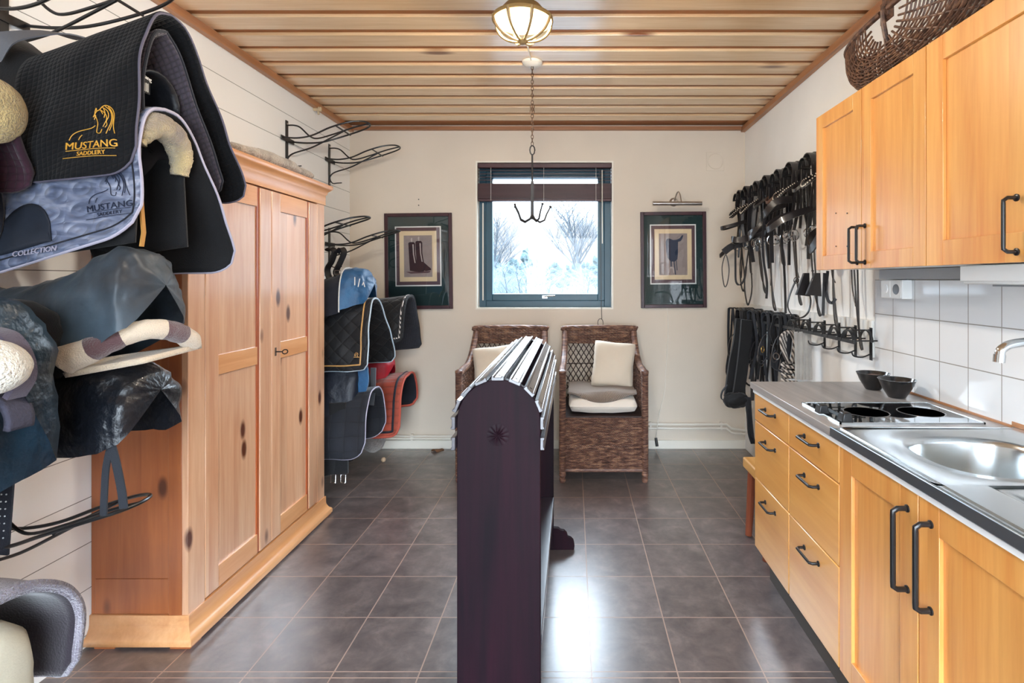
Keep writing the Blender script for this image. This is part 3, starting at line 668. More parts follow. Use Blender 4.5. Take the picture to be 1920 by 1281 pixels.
for (a, c_, kn) in ((Y0+.088, 2.555, 0), (2.559, Y1-.088, 1)):
    d = obj('door', MB().box(X1-.022, X1+.001, a, a+.078, .118, 1.79).box(X1-.022, X1+.001, c_-.092, c_, .118, 1.79).box(X1-.022, X1-.008, a+.078, c_-.092, .118, 1.79), m_pine, t, bevel=.0025)
    for z0, z1 in ((.118, .205), (.98, 1.06), (1.70, 1.79)): obj('rail', MB().box(X1-.02, X1, a+.0785, c_-.112, z0, z1), m_pineh, d, bevel=.001)
    obj('shadow_strip', MB().box(X1-.020, X1-.004, c_-.112, c_-.0925, .118, 1.79), m_pinef, d)  # darker strip painting the shadow along the panel's inner edge
    if kn:
        kz = 1.018; ky = 2.59
        obj('keyhole_plate', MB().box(X1+.001, X1+.003, ky-.006, ky+.006, kz-.02, kz+.02), m_rust, d)
        obj('key', MB().tube([(X1+.002, ky, kz), (X1+.035, ky, kz)], .003, 8).tube([(X1+.047+.013*math.cos(q), ky+.004*math.sin(q), kz+.010*math.sin(q)) for q in [w*PI/6 for w in range(12)]], .0028, 6, True), m_iron, d)
# fleece on top of the wardrobe
def lump(name, c, r, mat, label=None, cat=None, parent=None, amp=.12, fr=9, n=48, group=None, flat_bottom=None):
    b = MB().ball((0, 0, 0), r, n)
    vs = []
    for v in b.v:
        q = mnoise.noise(V(v)*fr+V(c)*3)*amp+mnoise.noise(V(v)*fr*4)*amp*.35
        w = v*(1+q)+V(c)
        if flat_bottom is not None: w.z = max(w.z, flat_bottom)
        vs.append(w)
    b.v = vs
    return obj(name, b, mat, parent, smooth=180) if parent else solo(name, b, mat, label, cat, group, smooth=180)
def fleece_mat(name, c1, c2, bs=260): return M(name, c1, .95, var=0, col2=c2, vs=14, bump=1, bs=bs, bd=.012, sheen=.6, spec=.2)
m_gfleece = fleece_mat('grey brown tweedy fleece', S(190, 180, 166), S(96, 84, 74), 90)
lump('saddle_blanket', (-1.50, 2.66, 1.948), (.075, .36, .038), m_gfleece, 'flecked grey fleece blanket lying on top of the wardrobe', 'blanket', amp=.25, flat_bottom=1.9125)
# cream hook nailed high on the left wall
c = P(588, 205, X=XL); solo('wall_peg', MB().lathe([(.012, 0), (.010, .03), (.018, .035), (.016, .05), (0, .054)], (XL+.001, c.y, c.z), 16, 'x').tube([(XL+.03, c.y, c.z), (XL+.035, c.y, c.z-.035)], .007, 8), M('cream peg', S(205, 184, 150), .6), 'small cream peg high on the left wall just under the ceiling trim', 'peg')

# ---------------------------------------------------------------- wicker armchairs
t_ = NT('woven brown rattan'); c = t_.coord()
col = t_.ramp(t_.noise(t_.coord(scale=(14, 14, 60)), 1.3, 4, .6), [(.28, S(54, 35, 33)), (.5, S(106, 74, 62)), (.72, S(166, 128, 102))])
t_.set(col=col, rough=.45, spec=.4); t_.bump(t_.noise(c, 300, 2), .2, .001); m_wick = t_.m
m_wickd = M('dark rattan core', S(48, 30, 26), .6)
def wicker_chair(label):
    x0, x1, yf, yb = -.085, .495, 3.615, 4.22; zs = .435
    t = thing('wicker_armchair', label, 'armchair', ((x0+x1)/2, 3.93, 0), 'wicker armchairs under the window')
    a = obj('front_apron', MB().weave((x0+.03, yf, .085), (1, 0, 0), (0, 0, 1), x1-x0-.06, zs-.085, .0082, .022, .004, .0038), m_wick, t)
    for s, nm in ((x0+.012, -1), (x1-.012, 1)):
        U = (0, 1, 0) if nm > 0 else (0, -1, 0); O = (s, yf+.02, .085) if nm > 0 else (s, yb-.02, .085)
        obj('side_panel', MB().weave(O, U, (0, 0, 1), yb-yf-.04, zs-.085, .0095, .028, .004, .0045), m_wick, t)
        # open side under the arm
        b = MB(); O = (s, yf+.03, zs); 
        for k in range(15):
            y = yf+.03+k*.037; zt = .715 if y < 3.95 else .715+(y-3.95)*.6
            b.tube([(s, y, zs), (s, y, zt)], .0032, 5)
        for k in range(14):
            z = zs+.02+k*.02; b.tube([(s+.004*math.cos(q+k*PI), yf+.02+q*.037/PI*1.0, z) for q in [w*PI/2 for w in range(31)]], .0032, 5)
        obj('arm_panel', b, m_wick, t)
        obj('armrest', MB().tube([(s, yf-.002, .725), (s+.004*nm, 3.75, .735), (s, 3.92, .745), (s-.004*nm, 4.05, .80), (s-.008*nm, 4.14, .88), (s-.012*nm, yb-.01, .955)], .024, 10, smooth=5), m_wick, t)
        pst = MB()
        for k in range(70): z = .075+k*.0094; pst.lathe([(.0195, z), (.0235, z+.0025), (.0235, z+.0065), (.0195, z+.009)], (s, yf, 0), 12)
        pst.lathe([(.0195, .733), (.026, .737), (.025, .752), (.012, .76), (0, .761)], (s, yf, 0), 14)
        obj('front_post', pst, m_wick, t)
        for y in (yf, yb-.015): obj('foot', MB().lathe([(.017, .001), (.022, .012), (.022, .03), (.016, .035), (.023, .045), (.022, .075)], (s, y, 0), 14), m_wick, t)
    obj('base_band', MB().tube([(x0, yf-.004, .082), (x1, yf-.004, .082), (x1, yb, .082), (x0, yb, .082)], .0125, 8, True), m_wick, t)
    obj('seat', MB().box(x0+.02, x1-.02, yf+.006, yb-.01, zs-.02, zs+.008), m_wickd, t)
    # back: leans a little; woven band, lattice and braided edge
    L = lambda z: yb-.03+(z-.43)*.055
    obj('back_band', MB().weave((x0+.03, L(.86), .865), (1, 0, 0), (0, .055, 1), x1-x0-.06, .118, .0085, .024, .004, .004), m_wick, t)
    b = MB(); s0, s1 = x0+.03, x1-.03
    for k in range(-9, 15):
        for d in (1, -1):
            p = []; xs_ = s0+k*.041 if d > 0 else s1-k*.041
            for q in range(13):
                z = .44+q*.0355; x = xs_+d*(z-.44)*.62
                if s0-.001 <= x <= s1+.001: p.append((x, L(z)+d*.003, z))
            if len(p) > 1: b.tube(p, .0035, 5)
    for z in (.56, .71): b.tube([(s0, L(z)-.004, z), (s1, L(z)-.004, z)], .0035, 5)
    obj('back_lattice', b, m_wickd, t)
    b = MB(); pts = [(x0+.012, L(.09), .09), (x0+.012, L(.6), .6), (x0+.010, L(.9), .9), (x0+.014, L(.965), .965), (x0+.045, L(.99), .992), (x1-.045, L(.99), .992), (x1-.014, L(.965), .965), (x1-.010, L(.9), .9), (x1-.012, L(.6), .6), (x1-.012, L(.09), .09)]
    b.tube(spline(pts, 5), .015, 8)
    sp = spline(pts[2:8], 20)
    for w in range(3): b.tube([p+V((0, .012*math.cos(i*.55+w*2.1), .0))+V((.012*math.sin(i*.55+w*2.1), 0, .012*math.sin(i*.55+w*2.1)))*.7 for i, p in enumerate(sp)], .007, 5)
    obj('back_frame', b, m_wick, t)
    return t
ch = wicker_chair('right one of two brown wicker armchairs, fully visible with a folded throw on its seat')
ch2 = dup(ch, loc=ch.location+V((-.70, 0, 0)), label='left one of two brown wicker armchairs, half hidden behind the saddle stand')
m_lin = M('cream linen', S(214, 200, 180), .85, var=.06, vs=6, bump=.5, bs=400, bd=.002, sheen=.3); m_cush = M('off white cushion cotton', S(226, 216, 202), .85, var=.07, vs=7, bump=.4, bs=300, bd=.002, sheen=.3)
def pad_cushion(name, c, w, h, th, label, cat, mat, rx=0, ry=0, rz=0, group=None, p=.38, plump=1):
    'stuffed pillow: w across, h up, th thick'
    n = 26; G = []; top = []; bot = []
    for sgn in (1, -1):
        rows = []
        for i in range(n+1):
            row = []
            for j in range(n+1):
                u, v = i/n*2-1, j/n*2-1
                k = max(0, (1-abs(u)**2.6))**p*max(0, (1-abs(v)**2.6))**p
                s_ = 1-.05*(1-abs(u))*abs(v)*plump-.035*abs(u)**6; s2 = 1-.05*(1-abs(v))*abs(u)*plump-.035*abs(v)**6
                row.append(V((u*w/2*s2, -sgn*th/2*k*(1+.10*mnoise.noise(V((u*2.2, v*2.2, sgn*3+c[0]*5)))), v*h/2*s_)))
            rows.append(row if sgn > 0 else row[::-1])
        G.append(rows)
    b = MB().grid(G[0]).grid(G[1])
    o = obj(name, b, mat, loc=(0, 0, 0), smooth=60); o.location = c; o.rotation_euler = (rx, ry, rz)
    return tag(o, label, cat, group)
pad_cushion('seat_cushion', (.205, 3.895, .503), .475, .52, .115, 'thick off-white seat cushion on the right wicker armchair', 'cushion', m_cush, rx=-PI/2, group='seat cushions', p=.16, plump=.1)
pad_cushion('seat_cushion', (-.495, 3.895, .503), .475, .52, .115, 'thick off-white seat cushion on the left wicker armchair', 'cushion', m_cush, rx=-PI/2, group='seat cushions', p=.16, plump=.1)
pad_cushion('throw_pillow', (.298, 3.99, .735), .31, .345, .13, 'square cream linen pillow leaning on the right armchair back', 'pillow', m_lin, rx=-.28, ry=.09, rz=-.08, group='linen pillows')
pad_cushion('throw_pillow', (-.58, 4.0, .72), .33, .31, .13, 'square cream linen pillow leaning on the left armchair back', 'pillow', m_lin, rx=-.32, ry=-.10, rz=.1, group='linen pillows')
# knitted throw on the seat of the right chair
G = []
for i in range(41):
    u = i/40; row = []
    for j in range(25):
        v = j/24; x = -.035+.475*u; hang = 0
        y = 4.09-v*(.385+.06*math.sin(PI*u))
        z = .582+.006*math.sin(u*9+v*3)+.012*math.exp(-((v-.85)/.1)**2)
        fr = 3.655
        if y < fr+.03: z -= (fr+.03-y)*1.5; y = max(y, fr-.03+.0*u)
        row.append((x, y, z))
    G.append(row)
b = MB().grid(G, uvs=[[(i/40*.5, j/24*.45) for j in range(25)] for i in range(41)])
m_knit = quilt('taupe knitted throw', S(164, 142, 124), .008, True, .9, .8, S(140, 120, 104), .5, power=.8)
tb = solo('knitted_throw', b, m_knit, 'taupe knitted throw folded over the seat cushion of the right wicker armchair', 'blanket', solid=.012, smooth=60)

# ---------------------------------------------------------------- saddle stand in the middle of the floor
t_ = NT('dark mahogany lacquer'); v = t_.coord(scale=(14, 14, .8))
t_.set(col=t_.ramp(t_.noise(v, 1.5, 4, .6, .5), [(.3, S(14, 5, 13)), (.7, S(36, 10, 22))]), rough=.55, spec=.15, coat=.0, coatr=.3); t_.bump(t_.noise(v, 5, 3), .1, .002); m_mah = t_.m
t_ = NT('worn dark slat lacquer'); v = t_.coord(scale=(14, .8, 14)); n = t_.noise(t_.coord(scale=(40, 3, 40)), 2, 4)
t_.set(col=t_.ramp(t_.noise(v, 1.5, 4, .6, .5), [(.3, S(36, 34, 44)), (.7, S(64, 60, 70))]), rough=t_.math('ADD', .24, t_.math('MULTIPLY', n, .14)), coat=1.0, coatr=.22, spec=1.0); t_.bump(n, .12, .002); m_slat = t_.m
sx, za, R = -.227, .935, .127
t = thing('saddle_stand', 'dark mahogany saddle stand with arched slatted top in the middle of the floor', 'saddle stand', (sx, 2.19, 0))
arch = [(sx-R, .012)]+[(sx-R*math.cos(a), za+R*math.sin(a)) for a in [k*PI/28 for k in range(29)]]+[(sx+R, .012)]
for y, nm in ((1.63, 'near'), (2.706, 'far')):
    pnl = obj('end_panel', MB().prism(arch, 'y', y, y+.028), m_mah, t, bevel=.002)
    for s in (1, -1):
        sc_ = [(R-.02, .001), (R+.103, .001), (R+.106, .02), (R+.100, .045), (R+.088, .058), (R+.072, .064), (R+.066, .082), (R+.052, .096), (R+.036, .098), (R+.024, .108), (R-.02, .112)]
        pts = [(sx+s*a, z) for a, z in sc_]; obj('foot', MB().prism(pts if s > 0 else pts[::-1], 'y', y+.001, y+.027), m_mah, t, bevel=.002)
    b = MB(); c = (sx-.002, .893); G = []
    yy = y-.0005 if nm == 'near' else y+.0285; sg = -1 if nm == 'near' else 1
    for i in range(9):
        r = .034*i/8; G.append([(c[0]+r*math.cos(a), yy+sg*(.0035*abs(math.cos(6*a))*(min(1, i/3))*(1.15-i/8)+.0008), c[1]+r*math.sin(a)) for a in [k*2*PI/96 for k in range(96)]])
    obj('carved_rosette', b.grid(G, closed=True), m_mah, pnl, smooth=60)
# slats
def slat(ang, zoff=0):
    prof = [(-.019, 0), (-.019, .013), (-.0125, .013), (-.0105, .010), (.0105, .010), (.0125, .013), (.019, .013), (.019, 0)]
    ca, sa = math.cos(ang), math.sin(ang); out = V((sa, 0, ca)); tn = V((ca, 0, -sa)); c = V((sx, 0, za+zoff))+out*(R+.0005)
    pl = [(c+tn*a+out*r) for a, r in prof]
    return MB().prism([(p.x, p.z) for p in pl], 'y', 1.606, 2.76)
for k in range(-4, 5): obj('slat', slat(k*PI/8), m_slat, t, bevel=.0015)
for s in (-1, 1): obj('slat', slat(s*PI/2, -.062), m_slat, t, bevel=.0015)
m_screw = M('dark screw head', S(14, 14, 16), .4)
for k in range(-4, 5):
    out = V((math.sin(k*PI/8), 0, math.cos(k*PI/8)))
    for y in (1.645, 2.18, 2.72):
        c = V((sx, y, za))+out*(R+.0105); T = out.orthogonal().normalized(); B = out.cross(T)
        b = MB(); b.add([c+(T*math.cos(a)+B*math.sin(a))*.004+out*h for h in (-.001, .0012) for a in [q*PI/4 for q in range(8)]], [tuple(range(8, 16))]+[(i, (i+1) % 8, 8+(i+1) % 8, 8+i) for i in range(8)])
        obj('screw', b, m_screw, t)
obj('lower_shelf', MB().box(sx-.118, sx+.130, 1.658, 2.706, .235, .268), m_slat, t, bevel=.002)
obj('shelf_rail', MB().box(sx-.08, sx-.055, 1.658, 2.706, .06, .235).box(sx+.055, sx+.08, 1.658, 2.706, .06, .235), m_mah, t)
obj('inner_ridge', MB().box(sx-.012, sx+.012, 1.658, 2.706, .97, 1.03), m_mah, t)
# ---------------------------------------------------------------- saddle racks on the left wall
def saddle_rack(y, z, label):
    t = thing('saddle_rack', label, 'saddle rack', (XL, y, z), 'black wall saddle racks')
    Q = lambda pts: [(XL+a, y+b_, z+c) for a, b_, c in pts]
    obj('wall_plate', MB().box(XL+.001, XL+.006, y-.014, y+.014, z-.19, z+.12), m_black, t, bevel=.001)
    obj('cross_plate', MB().box(XL+.006, XL+.012, y-.075, y+.075, z-.017, z+.012), m_black, t, bevel=.001)
    side = [(.01, .06, 0), (.10, .062, -.006), (.20, .078, .006), (.32, .10, .048), (.43, .095, .082), (.50, .06, .098), (.522, 0, .102)]
    obj('hoop', MB().tube(Q(side+[(a, -b_, c) for a, b_, c in side[::-1][1:]]), .0055, 8, smooth=6), m_black, t)
    obj('top_wire', MB().tube(Q([(.004, 0, .09), (.05, 0, .09), (.09, 0, .075), (.15, 0, .02), (.20, 0, .008), (.30, 0, .035), (.43, 0, .078), (.52, 0, .10)]), .005, 8, smooth=5), m_black, t)
    obj('cross_wire', MB().tube(Q([(.36, -.105, .056), (.36, .105, .056)]), .005, 8), m_black, t)
    obj('brace', MB().tube(Q([(.004, 0, -.14), (.015, 0, -.11), (.05, 0, -.085), (.16, 0, -.05), (.28, 0, .01), (.36, 0, .052)]), .005, 8, smooth=5), m_black, t)
    obj('hook', MB().tube(Q([(.006, 0, -.11), (.012, 0, -.15), (.03, 0, -.17), (.06, 0, -.168), (.095, 0, -.166)]), .004, 8, smooth=4), m_black, t)
    for q in (.10, -.17): obj('screw', MB().lathe([(0, .009), (.005, .008), (.006, .006)], (XL, y, z+q), 10, 'x'), m_nickel, t)
    return t
saddle_rack(3.38, 2.25, 'empty black saddle rack in the top row just beyond the wardrobe')
saddle_rack(3.97, 2.25, 'empty black saddle rack in the top row nearest the far wall')
saddle_rack(3.38, 1.66, 'empty black saddle rack in the second row just beyond the wardrobe')
saddle_rack(3.97, 1.63, 'empty black saddle rack in the second row beside the boots picture')
saddle_rack(1.70, 2.20, 'empty black saddle rack cut by the top left corner of the photo')
saddle_rack(1.60, 1.66, 'black saddle rack under the stack of quilted saddle pads with gold lettering')
saddle_rack(1.60, 1.10, 'black saddle rack carrying the striped fleece and the grey covered saddle')
r5 = saddle_rack(1.60, .60, 'empty black saddle rack low on the left wall before the wardrobe')
saddle_rack(3.38, 1.125, 'black saddle rack under the navy diamond quilted pad with gold trim')
saddle_rack(3.97, 1.125, 'black saddle rack under the black quilted pad with rope trim by the far wall')
saddle_rack(3.38, .54, 'low black saddle rack under the charcoal box quilted pad')
saddle_rack(3.97, .53, 'low black saddle rack under the rust orange pad')

# ---------------------------------------------------------------- cloth draped over racks
def arclen(pts):
    s = [0]
    for a, b_ in zip(pts, pts[1:]): s.append(s[-1]+(b_-a).length)
    return s
def at_len(pts, s, q):
    if q <= 0: return pts[0]
    for i in range(1, len(pts)):
        if s[i] >= q: f = (q-s[i-1])/max(s[i]-s[i-1], 1e-9); return pts[i-1].lerp(pts[i], f)
    return pts[-1]
class Drape:
    'sheet hung over a line running out from the wall; near / far = (Y, Z) from the ridge down, at the tip and at the wall end'
    def __init__(s, x0, x1, near1, far1, near0=None, far0=None, dz0=0, c=.07, cw=.02, nx=28, ns=34, wav=.004, seed=0, sag=0):
        s.x0, s.x1 = x0, x1
        near0 = near0 or [(y, z+dz0) for y, z in near1]; far0 = far0 or [(y, z+dz0) for y, z in far1]
        mk = lambda l: spline([V((0, y, z)) for y, z in l], 8)
        A = [mk(near0), mk(near1), mk(far0), mk(far1)]; s.G = []; s.UV = []
        for i in range(nx+1):
            t = i/nx; t = t if t < .5 else t; x = x0+(x1-x0)*t; row = []; uv = []
            d1 = (x1-x0)*(1-t); d0 = (x1-x0)*t; cut = 0
            if d1 < c: cut = max(cut, c-math.sqrt(max(c*c-(c-d1)**2, 0)))
            if d0 < cw: cut = max(cut, cw-math.sqrt(max(cw*cw-(cw-d0)**2, 0)))
            for sd, (a, b_) in ((-1, (A[0], A[1])), (1, (A[2], A[3]))):
                pts = [p.lerp(q, t) for p, q in zip(a, b_)] if len(a) == len(b_) else b_
                L = arclen(pts); tot = L[-1]-cut
                rng = range(ns, 0, -1) if sd < 0 else range(0, ns+1)
                for k in rng:
                    q = tot*k/ns; p = at_len(pts, L, q)
                    w = wav*mnoise.noise(V((x*9+seed, sd*3, q*7)))*min(1, q*6)
                    row.append(V((x, p.y+w*1.5, p.z+w*.5-sag*math.sin(PI*t)*(1 if q < .1 else .6)))); uv.append((x-x0, sd*q))
            s.G.append(row); s.UV.append(uv)
        s.ns = ns; s.nx = nx
    def mesh(s):
        b = MB().grid(s.G, uvs=s.UV); b.f = [f[::-1] for f in b.f]; return b
    def edge(s, off=0):
        G = s.G; n = len(G[0])
        return [G[i][0] for i in range(len(G))]+[G[-1][j] for j in range(1, n)]+[G[i][-1] for i in range(len(G)-2, -1, -1)]
    def near(s, x, z, off=.008):
        'point on the outside of the near panel at x, z'
        t = (x-s.x0)/(s.x1-s.x0)*s.nx; i = min(max(int(t), 0), s.nx-1); f = t-i
        def yz(row):
            for j in range(s.ns):
                a, b_ = row[j], row[j+1]
                if a.z <= z <= b_.z: q = (z-a.z)/max(b_.z-a.z, 1e-9); return a.y+(b_.y-a.y)*q
            return row[0].y
        return V((x, yz(s.G[i])*(1-f)+yz(s.G[i+1])*f-off, z))
def pad(name, label, d, mat, trims=(), cat='saddle pad', group=None, th=.012, lining=None):
    xs = (d.x0+d.x1)/2; m = d.ns; c = d.G[len(d.G)//2][m]
    t = thing(name, label, cat, (c.x, c.y, min(p.z for r in d.G for p in r)), group)
    o = obj('quilted_cover', d.mesh(), [mat, lining or mat], t, solid=th, smooth=70)
    if lining: o.modifiers['t'].material_offset = 1; o.modifiers['t'].material_offset_rim = 0
    for k, (r, m2, inset) in enumerate(trims):
        e = d.edge()
        if inset: # second line of piping lies on the outer face, set in from the edge
            C = sum(e, V())/len(e); e = [p for p in e]
            i0 = max(1, round(inset/((d.x1-d.x0)/d.nx))); G = d.G; n = len(G[0])
            L = [G[i][2] for i in range(0, len(G)-i0)]+[G[-1-i0][j] for j in range(2, n-2)]+[G[i][n-3] for i in range(len(G)-2-i0, -1, -1)]
            N = []
            for p in L:
                N.append(p+V((0, -th*.6 if p.y < c.y else th*.6, th*.35)))
            e = N
        obj('piping', MB().tube(e, r, 7), m2, t)
    return t
def text_on(txt, size, place, mat, parent, name='lettering', bold=0, shear=0):
    cu = bpy.data.curves.new('t', 'FONT'); cu.body = txt; cu.size = size; cu.extrude = 0; cu.offset = bold; cu.shear = shear; cu.resolution_u = 3; cu.align_x = 'CENTER'
    o = bpy.data.objects.new('t', cu); COL.objects.link(o); dg = bpy.context.evaluated_depsgraph_get(); dg.update()
    me = bpy.data.meshes.new_from_object(o.evaluated_get(dg)); mb = MB()
    mb.add([place(v.co.x, v.co.y) for v in me.vertices], [tuple(p.vertices) for p in me.polygons])
    bpy.data.objects.remove(o); bpy.data.curves.remove(cu); bpy.data.meshes.remove(me)
    mb.add([v+V((0, .0015, 0)) for v in mb.v], [f[::-1] for f in mb.f])
    return obj(name, mb, mat, parent, smooth=0)
m_gold = M('gold embroidery', S(226, 170, 62), .45, spec=.6); m_navyth = M('dark blue embroidery', S(24, 34, 58), .6)
def mustang(d, px, py, w, rot, mat, parent, lw=.0011):
    'horse head logo over two lines of lettering, on the near panel of a drape; (px, py) centre of the baseline'
    Y = d.near(d.x1-.1, 1.65).y; c = P(px, py, Y=Y)
    def pl(u, v): x, z = c.x+u*math.cos(rot)-v*math.sin(rot), c.z+u*math.sin(rot)+v*math.cos(rot); return d.near(x, z, .0085)
    text_on('MUSTANG', w*.222, lambda u, v: pl(u*1.06, v), mat, parent, 'word_mustang')
    text_on('SADDLERY', w*.125, lambda u, v: pl(u+w*.0, v-w*.145), mat, parent, 'word_saddlery')
    for v0, a, b_ in ((-.035, -.53, .5), (-.19, -.58, .5)):
        obj('logo_rule', MB().tube([pl(w*(a+(b_-a)*k/10), w*(v0+.012*math.sin(PI*k/10))) for k in range(11)], lw*.9, 5), mat, parent)
    # strokes of the logo in units of its width
    st = [[(-.48, .20), (-.44, .30), (-.36, .37), (-.25, .41), (-.12, .43), (-.02, .45), (.05, .49)], [(-.30, .20), (-.28, .26), (-.24, .31)],
          [(.05, .70), (.09, .60), (.11, .52), (.10, .42), (.10, .34), (.14, .31), (.19, .31), (.21, .35), (.22, .39)],
          [(.05, .70), (.04, .76), (.08, .86), (.09, .80), (.15, .82), (.22, .88), (.30, .90), (.38, .86), (.44, .78), (.47, .66), (.47, .52), (.48, .40), (.51, .27)],
          [(.09, .80), (.04, .74), (.0, .68), (.06, .71), (.02, .62)], [(.15, .82), (.22, .78), (.29, .70), (.31, .60), (.27, .50), (.24, .44)],
          [(.22, .86), (.32, .78), (.35, .66), (.31, .56), (.33, .48), (.29, .42)], [(.28, .88), (.38, .78), (.42, .64), (.41, .50), (.36, .36), (.33, .28)],
          [(.34, .87), (.42, .74), (.45, .58), (.43, .44), (.40, .34)], [(.24, .84), (.27, .74), (.25, .64)], [(.18, .80), (.22, .72)]]
    for s_ in st:
        p = spline([V((a, b_, 0)) for a, b_ in s_], 4); obj('horse_outline', MB().tube([pl(q.x*w, q.y*w) for q in p], lw, 5), mat, parent)
mQ1 = quilt('black fine quilted cotton', S(13, 15, 20), .0145, False, .95, .55, S(8, 9, 13), .05, vs=9, power=.3)
mQin = quilt('purple grey quilted lining', S(84, 76, 86), .016, False, .85, .7, S(64, 58, 70), .3)
mNavy = M('navy cloth', S(20, 24, 38), .85, var=.3, vs=14, bump=.4, bs=220, sheen=.15); mBlk = M('black cloth', S(14, 15, 19), .85, var=.3, vs=10, bump=.4, bs=260, sheen=.1)
mGrp = M('lilac grey piping', S(176, 172, 190), .6); mGr2 = M('grey purple binding', S(92, 88, 104), .7); mWh = M('white piping', S(214, 214, 212), .6)
# top pad, black with gold logo
d1 = Drape(-1.56, -1.20, [(1.60, 2.155), (1.545, 2.13), (1.505, 2.05), (1.485, 1.94), (1.47, 1.80), (1.46, 1.66)], [(1.60, 2.155), (1.655, 2.14), (1.715, 2.07), (1.79, 1.96), (1.88, 1.83), (1.97, 1.70), (1.975, 1.645)],
           [(1.60, 2.02), (1.545, 2.00), (1.505, 1.93), (1.485, 1.83), (1.47, 1.72), (1.455, 1.62)], [(1.60, 2.02), (1.65, 2.0), (1.70, 1.94), (1.76, 1.87), (1.82, 1.80), (1.86, 1.72), (1.87, 1.66)], c=.07, cw=.10, wav=.012)
p1 = pad('saddle_pad', 'black quilted saddle pad with gold horse logo, topmost of the stack at upper left', d1, mQ1, [(.004, mGr2, 0)], group='saddle pads stacked at upper left')
mustang(d1, 169, 277, .130, .07, m_gold, p1)
# second pad, seen inside the opening
d2 = Drape(-1.55, -1.215, [(1.60, 2.105), (1.555, 2.08), (1.525, 2.0), (1.515, 1.9), (1.51, 1.80)], [(1.60, 2.105), (1.65, 2.06), (1.71, 1.96), (1.78, 1.84), (1.85, 1.72), (1.865, 1.66)],
           [(1.60, 1.97), (1.555, 1.95), (1.525, 1.9), (1.515, 1.84), (1.51, 1.78)], [(1.60, 1.97), (1.64, 1.94), (1.68, 1.88), (1.73, 1.8), (1.78, 1.72), (1.79, 1.67)], c=.05, wav=.006)
pad('saddle_pad', 'pad with purple grey quilted lining, second in the stack at upper left', d2, mQin, [(.005, mNavy, 0)], group='saddle pads stacked at upper left', th=.014)
# satin light blue pad
t_ = NT('silver blue satin'); c_ = t_.coord(); n_ = t_.noise(t_.coord(scale=(5, 5, 16)), 1.4, 3, .5, 1.5)
t_.set(col=t_.ramp(n_, [(.3, S(54, 64, 88)), (.5, S(98, 108, 134)), (.7, S(146, 152, 172))]), rough=.38, sheen=.3, spec=.6)
cu = t_.coord('UV'); sp = t_.n('SeparateXYZ'); t_.l(cu, sp.inputs[0])
rx = t_.math('SUBTRACT', t_.math('FRACT', t_.math('DIVIDE', sp.outputs['X'], .075)), .5); ry = t_.math('SUBTRACT', t_.math('FRACT', t_.math('DIVIDE', sp.outputs['Y'], .060)), .5)
rr = t_.math('SQRT', t_.math('ADD', t_.math('POWER', rx, 2), t_.math('POWER', ry, 2)))
hh = t_.math('ABSOLUTE', t_.math('SINE', t_.math('MULTIPLY', rr, 9.5)))
t_.bump(t_.math('ADD', hh, t_.math('MULTIPLY', n_, .8)), .55, .006); mSatin = t_.m
d3 = Drape(-1.62, -1.20, [(1.575, 1.865), (1.525, 1.85), (1.497, 1.81), (1.485, 1.74), (1.492, 1.66), (1.485, 1.57), (1.465, 1.50)], [(1.575, 1.865), (1.63, 1.86), (1.69, 1.81), (1.75, 1.73), (1.815, 1.63), (1.87, 1.53), (1.905, 1.44), (1.905, 1.395)],
           [(1.575, 1.80), (1.525, 1.78), (1.497, 1.74), (1.480, 1.67), (1.475, 1.58), (1.465, 1.47), (1.45, 1.365)], [(1.575, 1.80), (1.62, 1.79), (1.66, 1.75), (1.70, 1.68), (1.75, 1.59), (1.79, 1.5), (1.82, 1.42), (1.82, 1.38)], c=.075, wav=.008)
p3 = pad('saddle_pad', 'silver blue satin saddle pad with dark horse logo below the black one', d3, mSatin, [(.0048, mGrp, 0), (.0022, mNavy, .014)], group='saddle pads stacked at upper left', lining=mBlk)
mustang(d3, 206, 392, .112, .16, m_navyth, p3, .0010)
# rubber patch at its lower wall end
G = []
for i in range(15):
    u = i/14; x = -1.57+.155*u; zb = 1.425+.045*u; zt = 1.425+.045*u+.125*math.sqrt(max(0, math.sin(PI*min(1, u*.95+.05))))
    G.append([d3.near(x, zb+(zt-zb)*j/8+.001, .010) for j in range(9)])
obj('corner_patch', MB().grid(G), M('dark rubber patch', S(34, 40, 52), .55, var=.3, vs=30), p3, solid=.003)
cc = P(72, 476, Y=1.46); text_on('COLLECTION', .020, lambda u, v: d3.near(cc.x+u, cc.z+v+u*.14, .0128), mGrp, p3, 'word_collection')
# saddle beneath: fleece-lined pommel arch, flap and skirt
m_leath = M('black saddle leather', S(20, 19, 22), .38, var=.2, bump=.2, bs=150, coat=.2)
t = thing('saddle', 'black saddle half hidden under the stacked pads at upper left', 'saddle', (-1.5, 1.60, 1.45))
b = MB(); G = []
for i in range(19):
    u = i/18; x = -1.76+.52*u; zt = 1.80-.10*math.sin(PI*u)+(.05 if u > .8 else 0)*(u-.8)*5; w = .085+.03*math.cos(PI*u)**2
    G.append([(x, 1.60+w*math.sin(a)*1.0, zt-.09*(1-math.cos(a))) for a in [(-90+k*15)*PI/180 for k in range(13)]])
obj('seat', b.grid(G), m_leath, t, solid=.02, smooth=60)
for s, nm in ((-1, 'near'), (1, 'far')):
    G = []
    for i in range(15):
        u = i/14; x = -1.62+.395*u; 
        G.append([(x, 1.60+s*(.082+.02*v), 1.74-v*(.30-.05*abs(u-.5)*2*(1 if u < .5 else .6))) for v in [k/8 for k in range(9)]])
    obj('flap', MB().grid(G), mBlk, t, solid=.008, smooth=60)
obj('tan_strap', MB().strap([(-1.222, 1.515, 1.60), (-1.221, 1.518, 1.55), (-1.220, 1.522, 1.50), (-1.226, 1.522, 1.46)], .012, .005, (0, 1, 0)), M('tan leather', S(190, 138, 70), .5), t)
